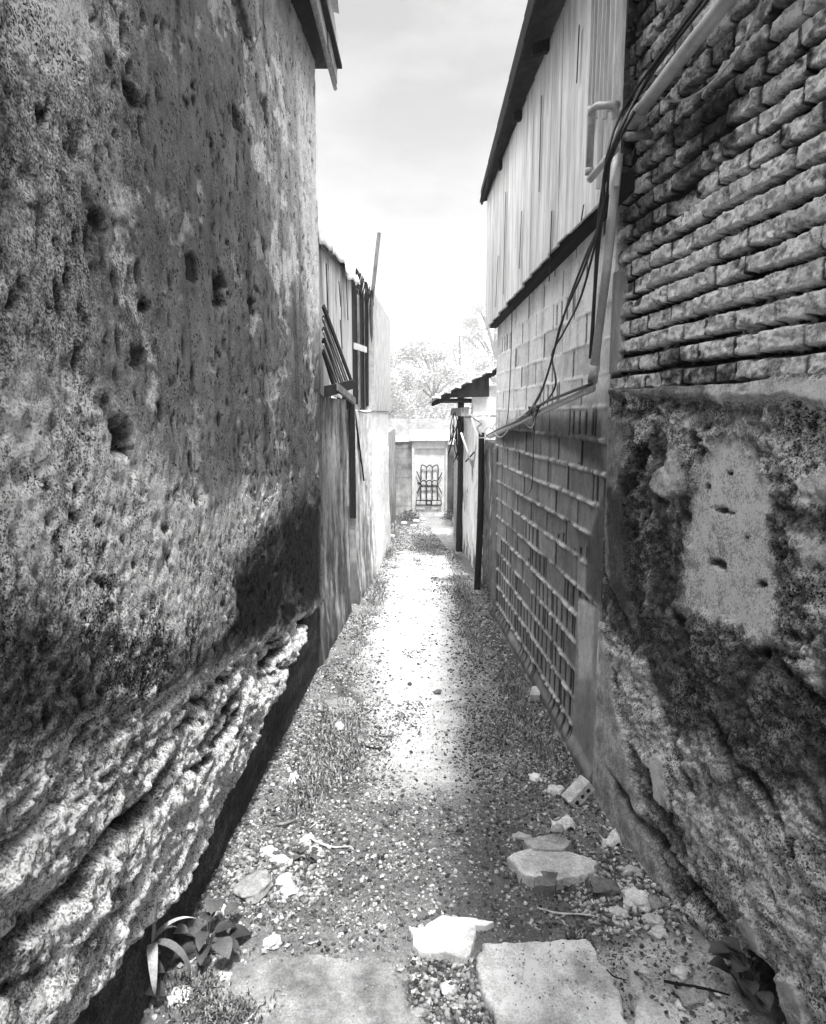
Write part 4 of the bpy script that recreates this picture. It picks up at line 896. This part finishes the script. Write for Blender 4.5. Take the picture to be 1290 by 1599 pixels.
for a in ((398, 1402, 56, 26, .30, 'large flat pale stone in the heap by the left wall'), (452, 1397, 26, 16, .5, 'smooth oval grey stone right of the large pale one'),
          (420, 1340, 22, 20, .7, 'small white pointed stone at the top of the left heap'), (438, 1352, 26, 14, .65, 'white slanting stone just below the pointed one'),
          (445, 1380, 26, 16, .7, 'bright white rounded stone in the middle of the left heap'), (478, 1318, 24, 10, .6, 'pale stone at the root of the forked stick'),
          (492, 1333, 18, 14, .6, 'small pale stone beside the forked stick'), (459, 1224, 24, 9, .65, 'lone white stone close to the left wall'),
          (944, 1396, 42, 20, .14, 'dark rounded stone at the foot of the right wall'), (992, 1411, 40, 24, .6, 'angular pale stone beside the dark rounded one'),
          (984, 1370, 28, 10, .4, 'flat grey stone above the dark rounded one'), (1022, 1413, 24, 18, .2, 'small dark grey stone tucked against the right wall'),
          (966, 1430, 22, 18, .55, 'pale lump below the angular pale stone'), (1020, 1445, 30, 16, .5, 'pale flat stone nearest the right wall foot'),
          (1028, 1468, 24, 14, .5, 'oval pale pebble below the pale flat stone'), (1062, 1540, 24, 16, .6, 'white stone lying on the right slab'),
          (1075, 1574, 34, 22, .28, 'round grey stone near the long dark stick'), (1060, 1580, 14, 14, .65, 'little white stone touching the round grey stone'),
          (836, 1218, 22, 12, .75, 'bright white stone alone on dark gravel at the right of the path'), (868, 1240, 22, 14, .6, 'white triangular stone near the perforated brick'),
          (815, 1312, 26, 10, .4, 'grey flat stone above the weathered slab'), (700, 1545, 24, 14, .5, 'grey pebble in the dark hollow'),
          (855, 1065, 18, 10, .5, 'small grey stone at the foot of the block wall'), (718, 1300, 10, 9, .03, 'small black stone in the middle of the path'),
          (425, 1478, 26, 14, .55, 'pale stone beside the dark broadleaf weed'), (280, 1572, 32, 20, .65, 'white chipped stone under the long leaves'),
          (300, 1500, 22, 12, .5, 'grey stone behind the long-leaved seedling'), (352, 1530, 24, 14, .5, 'pale stone right of the long-leaved seedling'),
          (652, 1588, 26, 14, .3, 'grey oval stone at the bottom edge of the picture'), (530, 1140, 26, 8, .6, 'pale stone in the weeds left of the path'),
          (812, 1360, 14, 8, .3, 'small grey stone on the bare patch of earth'), (870, 1300, 24, 10, .35, 'dull grey stone against the weathered slab'),
          (640, 1070, 9, 4, .05, 'tiny dark stone on the pale path'), (683, 1083, 12, 7, .12, 'dark chip standing on the pale path')):
    rock(*a, rot=random.uniform(0, 3))
for q in ((640, 812), (650, 815), (631, 818), (660, 812), (646, 822), (702, 838), (612, 838), (655, 806)):
    rock(q[0], q[1], 9, 4, .7, 'small pale stone lying before the end wall', group='pale stones before the end wall')
# ---------------------------------------------------------------- slabs
def slab(px_poly, top, label, tone, seed=1, thick=.05, name='slab'):
    P_ = np.array(gp(px_poly)); n = len(P_); pts = []
    for i in range(n):
        for t in np.linspace(0, 1, 26, endpoint=False): pts.append(P_[i]*(1-t)+P_[(i+1) % n]*t)
    P_ = np.array(pts); c = P_.mean(0); N_ = len(P_)
    nn = fbm(P_[:, 0]*14+seed, P_[:, 1]*14, 4, seed); P_ = c+(P_-c)*(1+(.32 if top < .022 else .22)*nn+.05*fbm(P_[:, 0]*50, P_[:, 1]*50, 2, seed+1))[:, None]
    rings = [1, 1.0, .99, .97] + list(np.linspace(.93, .02, 26)); V = []; T = []
    for j, r in enumerate(rings):
        Q = c+(P_-c)*r; z = top+.008*fbm(Q[:, 0]*6, Q[:, 1]*6, 4, seed+3)+.0025*fbm(Q[:, 0]*50, Q[:, 1]*50, 2, seed+5)
        if j == 0: z = z*0-thick
        if j == 1: z = z-.012
        if j == 2: z = z-.004
        V.append(np.column_stack([Q, z])); T.append(tone*(1+.30*fbm(Q[:, 0]*9, Q[:, 1]*9, 4, seed+7)+.15*fbm(Q[:, 0]*40, Q[:, 1]*40, 2, seed+8)))
    V = np.concatenate(V); T = np.concatenate(T); F = []
    i = np.arange(N_); i2 = (i+1) % N_
    for j in range(len(rings)-1): F.append(np.stack([j*N_+i, j*N_+i2, (j+1)*N_+i2, (j+1)*N_+i], 1))
    V = np.concatenate([V, [[c[0], c[1], V[-1, 2]]]]); T = np.append(T, tone); b = (len(rings)-1)*N_
    F.append(np.stack([b+i, b+i2, np.full(N_, len(V)-1)], 1))
    a2 = F[0][0]; 
    return tag(mk(name, V, F, M['slab'], None, np.clip(T, .03, .85), True), label, 'slab')
slab([(641, 1462), (660, 1458), (690, 1441), (742, 1448), (742, 1482), (730, 1510), (700, 1503), (668, 1498), (642, 1484)], .026, 'bright white broken slab lying across the middle of the path', .82, 3)
slab([(738, 1445), (772, 1449), (758, 1456), (744, 1455)], .022, 'white sliver broken off the bright slab', .8, 4)
slab([(748, 1486), (840, 1484), (918, 1482), (934, 1510), (960, 1545), (985, 1640), (790, 1640), (748, 1520)], .034, 'large pale rectangular flagstone at the bottom of the path', .66, 5)
slab([(790, 1352), (830, 1338), (880, 1340), (930, 1358), (930, 1378), (880, 1388), (830, 1385), (800, 1370)], .036, 'weathered pale slab with ragged edges by the right wall', .6, 7)
slab([(818, 1330), (862, 1318), (890, 1330), (880, 1345), (830, 1344)], .042, 'smaller ragged slab overlapping the weathered one', .5, 8)
slab([(835, 1375), (870, 1378), (868, 1400), (835, 1398)], .035, 'low brown crumbling slab edge under the weathered slab', .2, 9)
slab([(505, 1098), (550, 1090), (555, 1110), (520, 1118)], .014, 'thin pale slab half buried by the left wall', .26, 10)
slab([(830, 1088), (848, 1086), (842, 1102), (826, 1100)], .06, 'flat grey slab leaning by the foot of the block wall', .45, 12)
slab([(340, 1520), (430, 1492), (520, 1498), (630, 1515), (640, 1600), (560, 1650), (350, 1650), (300, 1590)], .016, 'broad worn patch of concrete at the bottom left of the path', .26, 13)
slab([(970, 1500), (1060, 1490), (1110, 1520), (1150, 1580), (1130, 1650), (1010, 1650)], .020, 'worn concrete patch beside the right wall foot', .62, 14)
n = 2600; Yl = 1.4+8*rng.random(n)**1.8; side = rng.random(n) < .5
Xl = np.where(side, XL(Yl)+.03+.42*rng.random(n)**1.5, np.where(Yl < 2.65, XR(Yl), XB(Yl))-.03-.42*rng.random(n)**1.5); Xl = np.where(rng.random(n) < .2, rng.uniform(-.5, .7, n), Xl)
Xl = np.where(Yl > 4, np.clip(Xl, -.42, .6), Xl)
a = rng.uniform(0, 6.28, n); sz = rng.uniform(.004, .013, n); el = rng.uniform(.3, .8, n); zz = ground_h(Xl, Yl)+.006
ca, sa = np.cos(a)*sz, np.sin(a)*sz; tl = rng.uniform(0, .008, (n, 4))
LV = np.stack([np.stack([Xl+ca, Yl+sa, zz+tl[:, 0]], -1), np.stack([Xl-sa*el, Yl+ca*el, zz+tl[:, 1]], -1), np.stack([Xl-ca, Yl-sa, zz+tl[:, 2]], -1), np.stack([Xl+sa*el, Yl-ca*el, zz+tl[:, 3]], -1)], 1)
o = mk('leaf_litter', LV.reshape(-1, 3), np.arange(4*n).reshape(-1, 4), M['leaf'], None, np.repeat(np.where(rng.random(n) < .5, rng.uniform(.02, .08, n), rng.uniform(.2, .55, n)), 4), False)
tag(o, 'small dead leaves and chips littering both sides of the path', 'litter', kind='stuff')
for poly, zz in (([(760, 1492), (915, 1490), (960, 1599), (800, 1599)], .040), ([(350, 1520), (520, 1505), (625, 1520), (630, 1599), (350, 1599)], .016)):
    X, Y, S, T = zone_scatter(gp(poly), 130, .0015, .004, .05, .5); tag(scatter('grit', X, Y, S, T, M['stone'], zoff=zz), 'tiny grit lying on the pale slabs', 'grit')
# perforated brick fragment
e = empty('brick_fragment', onground(902, 1252), 'pale perforated brick fragment tilted on the rubble at the right', 'brick')
bx = np.array(onground(902, 1256))+np.array([0, 0, .05]); m = MB()
ax = np.array([.045, .02, .035]); ay = np.array([-.012, .028, 0]); az = np.array([-.014, -.004, .022])
m.hexa([bx-ax-ay-az, bx+ax-ay-az, bx+ax+ay-az, bx-ax+ay-az, bx-ax-ay+az, bx+ax-ay+az, bx+ax+ay+az, bx-ax+ay+az], .6); m.build('body', M['slab'], e, bevel=.004)
for k in (-.55, 0, .55):
    m = MB(); p = bx+ax*k-ay*1.02; m.tube([p-ay*.05, p+ay*.03], .009, 10, .02, smoothp=False); m.build('hole', M['iron'], e, True)
# ---------------------------------------------------------------- sticks, litter
for lab, pts, r, mt in (('pale forked stick lying left of the path', [(478, 1312), (495, 1322), (520, 1325), (548, 1326)], .004, 'wood_pale'),
        ('thin twig lying crosswise above the forked stick', [(484, 1300), (503, 1284)], .002, 'wood_pale'), ('second thin twig beside the first', [(500, 1302), (525, 1286)], .002, 'wood_grey'),
        ('long thin pale stick in front of the bare earth patch', [(838, 1424), (870, 1430), (905, 1434), (935, 1440)], .003, 'wood_pale'),
        ('long dark stick lying on the pale ground near the right plant', [(1036, 1552), (1065, 1562), (1100, 1570), (1138, 1575)], .004, 'wood_dark'),
        ('small curved dark twig on the large flagstone', [(946, 1545), (957, 1556), (975, 1562)], .002, 'wood_dark'),
        ('dark twig lying on the pale path by the left weeds', [(565, 1168), (585, 1172), (598, 1170)], .004, 'wood_dark'),
        ('pale twig curling on the left of the path', [(585, 1148), (600, 1152), (615, 1150)], .003, 'wood_grey'),
        ('grey branch in the rubble by the left wall', [(432, 1300), (445, 1297), (462, 1288)], .006, 'wood_grey'),
        ('thin twig at the foot of the left heap', [(440, 1348), (470, 1342), (492, 1338)], .002, 'wood_grey')):
    P_ = [np.array(onground(*q)) for q in pts]
    for q in P_: q[2] = float(ground_h(np.array([q[0]]), np.array([q[1]]))[0])+r+.008
    if 'flagstone' in lab:
        for q in P_: q[2] = .062
    m = MB(); m.tube(P_, [r, r*1.1, r*.5], 6); tag(m.build('stick', M[mt], None, True), lab, 'stick')
ys = np.linspace(-1, 1, 14); A, B = np.meshgrid(ys, ys, indexing='ij')
for (px, py, lab, s, sd) in ((880, 1292, 'crumpled pale rag in the rubble below the perforated brick', .05, 1), (345, 1440, 'crumpled pale scrap beside the dark weed at left', .025, 2), (955, 1318, 'crumpled grey scrap at the foot of the right wall', .04, 4)):
    p = onground(px, py); n_ = fbm(A*1.5+sd, B*1.5, 4, sd)
    X = p[0]+A*s*(1+.3*n_); Y = p[1]+B*s*.7; Z = float(p[2])+.035+.03*n_+.02*np.sin(A*4)-.02*(A**2+B**2)
    tag(grid('rag', X, Y, Z, M['litter'], None, None, back=(0, 0, -.004), flip=True), lab, 'litter')
# ---------------------------------------------------------------- plants
def leafmesh(m, base, dirv, L, W, t, curl=.5, rise=.6, seg=9, shape=.5):
    d = np.array([dirv[0], dirv[1], 0.]); d /= np.linalg.norm(d)+1e-9; s = np.array([-d[1], d[0], 0]); P_ = []
    z = 0; x = 0; a = math.atan(rise*2)
    cen = [(0, 0)]
    for i in range(seg):
        a -= curl*2.4/seg; x += math.cos(a)*L/seg; z += math.sin(a)*L/seg; cen.append((x, z))
    V = []; F = []
    for i, (x, z) in enumerate(cen):
        u = i/seg; w_ = W*max(.03, math.sin(math.pi*min(1, u**shape))**.8)/2 if u < 1 else W*.01
        c = np.array(base)+d*x+np.array([0, 0, z]); V += [c-s*w_+np.array([0, 0, w_*.35]), c, c+s*w_+np.array([0, 0, w_*.35])]
    for i in range(seg):
        F += [(3*i, 3*i+1, 3*i+4, 3*i+3), (3*i+1, 3*i+2, 3*i+5, 3*i+4)]
    m.add(V, F, t)
def gz1(x, y): return float(ground_h(np.array([x]), np.array([y]))[0])
p = onground(243, 1560); top = np.array([p[0]+.0, p[1], .17])
e = empty('seedling', (p[0], p[1], 0), 'tall seedling with long arching pale leaves at the foot of the left wall', 'plant')
m = MB(); m.tube([(p[0]-.005, p[1], -.01), (p[0]-.01, p[1], .09), top], [.004, .003, .0025], 6, .08); m.build('stem', M['leaf'], e, True)
for dv, L, W, t, cu, ri in (((-.15, .35), .17, .024, .42, .12, 3.5), ((.9, .5), .14, .018, .38, .75, 1.3), ((.25, -.6), .17, .028, .40, 1.15, .5), ((-.8, -.4), .17, .022, .18, 1.2, .7), ((1, -.25), .20, .024, .13, 1.1, .35), ((.6, .6), .10, .012, .3, .9, .9)):
    m = MB(); leafmesh(m, top, dv, L, W, t, cu, ri, 12); m.build('leaf', M['leaf'], e, True)
def broad(px, py, lab, n, s, tone, h=.10, lo=0):
    p = onground(px, py); e = empty('broadleaf_weed', (p[0], p[1], 0), lab, 'plant')
    for i in range(n):
        a = rng.uniform(0, 6.28); r = s*rng.uniform(.1, .7); x, y = p[0]+r*math.cos(a), p[1]+r*math.sin(a); z = gz1(x, y)+rng.uniform(.25, 1)*h
        m = MB(); m.tube([(p[0], p[1], 0), ((p[0]+x)/2, (p[1]+y)/2, z*.7), (x, y, z)], .0018, 5, tone); leafmesh(m, (x, y, z), (math.cos(a), math.sin(a)), s*rng.uniform(.5, .8), s*rng.uniform(.35, .6), tone*rng.uniform(.6, 1.6), .5, .3, 8, .75)
        m.build('leaf', M['leaf'], e, True)
broad(325, 1495, 'dark broadleaf weed hugging the foot of the left wall', 16, .10, .06)
broad(195, 1575, 'dark broad-leaved plant in the shadowed corner below the left wall', 18, .10, .05, .16)
broad(1165, 1570, 'dark leafy plant growing out of the right wall foot', 26, .09, .035, .14)
broad(905, 1470, 'small dark weed behind the large flagstone', 9, .04, .04, .05)
broad(480, 1345, 'small dark weed among the pebbles by the left wall', 8, .05, .06, .03)
def tufts(name, spots, lab, tone0, tone1, kind='stuff'):
    V = []; F = []; T = []; k = 0
    for (px, py, rx, ry, n, hh) in spots:
        c = onground(px, py); zd = c[1]; ex = rx/FPX*zd; a = onground(px, py-ry); b = onground(px, py+ry); ey = abs(a[1]-b[1])/2
        x = c[0]+rng.standard_normal(n)*ex*.55; y = c[1]+rng.standard_normal(n)*ey*.55; z = ground_h(x, y)
        an = rng.uniform(0, 6.28, n); L = hh*rng.uniform(.4, 1.2, n); lean = rng.uniform(.1, .9, n); w_ = L*.07+.0012
        dx, dy = np.cos(an), np.sin(an); sx, sy = -dy*w_, dx*w_
        P0 = np.stack([x-sx, y-sy, z-.002], -1); P1 = np.stack([x+sx, y+sy, z-.002], -1)
        P2 = np.stack([x+dx*L*lean*.4+sx*.8, y+dy*L*lean*.4+sy*.8, z+L*.6], -1); P3 = np.stack([x+dx*L*lean*.4-sx*.8, y+dy*L*lean*.4-sy*.8, z+L*.6], -1)
        P4 = np.stack([x+dx*L*lean, y+dy*L*lean, z+L*(1-.3*lean)], -1)
        V.append(np.stack([P0, P1, P2, P3, P4], 1).reshape(-1, 3)); i = k+5*np.arange(n); F.append((np.stack([i, i+1, i+2, i+3], 1), np.stack([i+3, i+2, i+4], 1)))
        T.append(np.repeat(rng.uniform(tone0, tone1, n), 5)); k += 5*n
    o = mk(name, np.concatenate(V), [np.concatenate([f[0] for f in F]), np.concatenate([f[1] for f in F])], M['leaf'], None, np.concatenate(T), False)
    return tag(o, lab, 'weeds', kind=kind)
tufts('grass', [(525, 1150, 30, 40, 1500, .035), (500, 1210, 26, 30, 1300, .035), (545, 1180, 22, 25, 500, .03), (540, 1120, 20, 22, 400, .03), (470, 1260, 22, 20, 400, .03), (588, 925, 14, 24, 700, .04), (565, 990, 14, 40, 400, .03), (608, 862, 8, 10, 300, .06), (612, 830, 7, 10, 300, .08)], 'low dark weeds along the left side of the path', .05, .42)
tufts('grass', [(722, 930, 14, 34, 700, .04), (738, 1000, 14, 34, 500, .03), (800, 1080, 22, 50, 1000, .03), (830, 1140, 20, 40, 700, .03), (756, 900, 8, 20, 400, .05), (780, 1140, 25, 30, 400, .025), (708, 870, 8, 8, 250, .06), (712, 815, 6, 6, 250, .12), (860, 1180, 20, 20, 400, .03)], 'patchy dark weeds along the right side of the path', .05, .40)
tufts('grass', [(360, 1590, 60, 25, 600, .03), (300, 1560, 40, 30, 500, .03), (905, 1475, 14, 8, 160, .04), (770, 1600, 20, 10, 100, .02), (810, 1372, 20, 6, 120, .02)], 'sparse grass blades in the foreground', .04, .25)
def bush(px, py, lab, rx, rz, n, leaf, tone=(.03, .3), y=None):
    p = onground(px, py); m = MB(); e = empty('weed_bush', p, lab, 'bush')
    st = MB()
    for i in range(7):
        a = rng.uniform(0, 6.28); st.tube([(p[0], p[1], p[2]-.02), (p[0]+.4*rx*math.cos(a), p[1]+.4*rx*math.sin(a), p[2]+rz*.8)], .003, 5, .1)
    st.build('stem', M['leaf'], e, True)
    c = rng.standard_normal((n, 3))*np.array([rx*.5, rx*1.1, rz*.4])+np.array([p[0], p[1], p[2]+rz*.5]); c[:, 2] = np.maximum(c[:, 2], p[2]+.005)
    a = rng.standard_normal((n, 3)); a /= np.linalg.norm(a, axis=1)[:, None]; b = np.cross(a, rng.standard_normal((n, 3))); b /= np.linalg.norm(b, axis=1)[:, None]
    V = np.stack([c-a*leaf, c-b*leaf*.5, c+a*leaf, c+b*leaf*.5], 1).reshape(-1, 3); F = np.arange(4*n).reshape(-1, 4)
    mk('foliage', V, F, M['leaf'], e, np.repeat(rng.uniform(*tone, n), 4), False)
bush(778, 968, 'leafy dark weed bush at the foot of the block wall near the black post', .09, .14, 900, .010)
bush(765, 935, 'smaller weed bush right behind the near black post', .07, .12, 500, .010)
bush(640, 812, 'dark shrub left of the end gate', .22, .14, 500, .02, (.02, .10)); bush(704, 812, 'dark shrub right of the end gate', .18, .16, 500, .02, (.02, .08))
# ================================================================== TREES beyond the end wall
def tree(x, y, h, r, lab, seed):
    rg = np.random.default_rng(seed); z0 = float(zg(20)); e = empty('tree', (x, y, z0), lab, 'tree', 'pale trees beyond the end wall')
    m = MB(); m.tube([(x, y, z0-.1), (x+.1, y, z0+h*.35), (x, y, z0+h*.8)], [h*.035, h*.022, h*.006], 8)
    cl = []
    for i in range(13):
        a = rg.uniform(0, 6.28); u = rg.uniform(.12, .95); rr = r*(1-.45*abs(u-.55))*rg.uniform(.35, .9)
        q = np.array([x+rr*math.cos(a), y+rr*math.sin(a), z0+h*u]); cl.append(q); m.tube([(x+.05, y, z0+h*(u*.6)), (x+rr*.5*math.cos(a), y+rr*.5*math.sin(a), z0+h*(u*.85)), q], [h*.012, h*.004], 5)
    m.build('trunk', M['bark'], e, True)
    n = 1300; c = np.concatenate([q+rg.standard_normal((n, 3))*np.array([r*.16, r*.16, r*.11]) for q in cl]); k = len(c)
    a = rg.standard_normal((k, 3)); a /= np.linalg.norm(a, axis=1)[:, None]; b = np.cross(a, rg.standard_normal((k, 3))); b /= np.linalg.norm(b, axis=1)[:, None]; s = .045*r/1.5
    V = np.stack([c-a*s, c-b*s*.5, c+a*s, c+b*s*.5], 1).reshape(-1, 3)
    mk('crown', V, np.arange(4*k).reshape(-1, 4), M['crown'], e, np.repeat(rg.uniform(.34, .62, k), 4), False)
tree(-2.5, 62, 8.0, 3.2, 'bushy tree just above the low wall at left', 1); tree(2.2, 74, 10.0, 4.6, 'middle bushy tree right above the gate', 2)
tree(6.2, 92, 15.5, 4.6, 'tall feathery tree seen over the lean-to roof tip', 3); tree(12.4, 104, 20.5, 5.4, 'tallest tree rising behind the lean-to roof', 4)
tree(-3.6, 112, 16, 2.2, 'narrow tree beside the pale house corner', 5); tree(8.6, 68, 7.4, 4.0, 'low wide tree under the lean-to roof', 6); tree(1.4, 125, 13, 7.5, 'distant wide tree behind the others', 7)
# ================================================================== HAZE
m = MB(); m.box(-260, 260, -40, 330, -2.0, 32)
hz = m.build('haze', M['iron'], None); hm = bpy.data.materials.new('haze'); hm.use_nodes = True; t = hm.node_tree; t.nodes.clear()
pv = N(t, 'ShaderNodeVolumePrincipled'); pv.inputs['Color'].default_value = (.97, .97, .97, 1); pv.inputs['Density'].default_value = .0022
mo = N(t, 'ShaderNodeOutputMaterial'); t.links.new(pv.outputs[0], mo.inputs['Volume'])
hz.data.materials.clear(); hz.data.materials.append(hm); tag(hz, kind='stuff')
# ground must sit inside the haze box: trim the far sheet to it
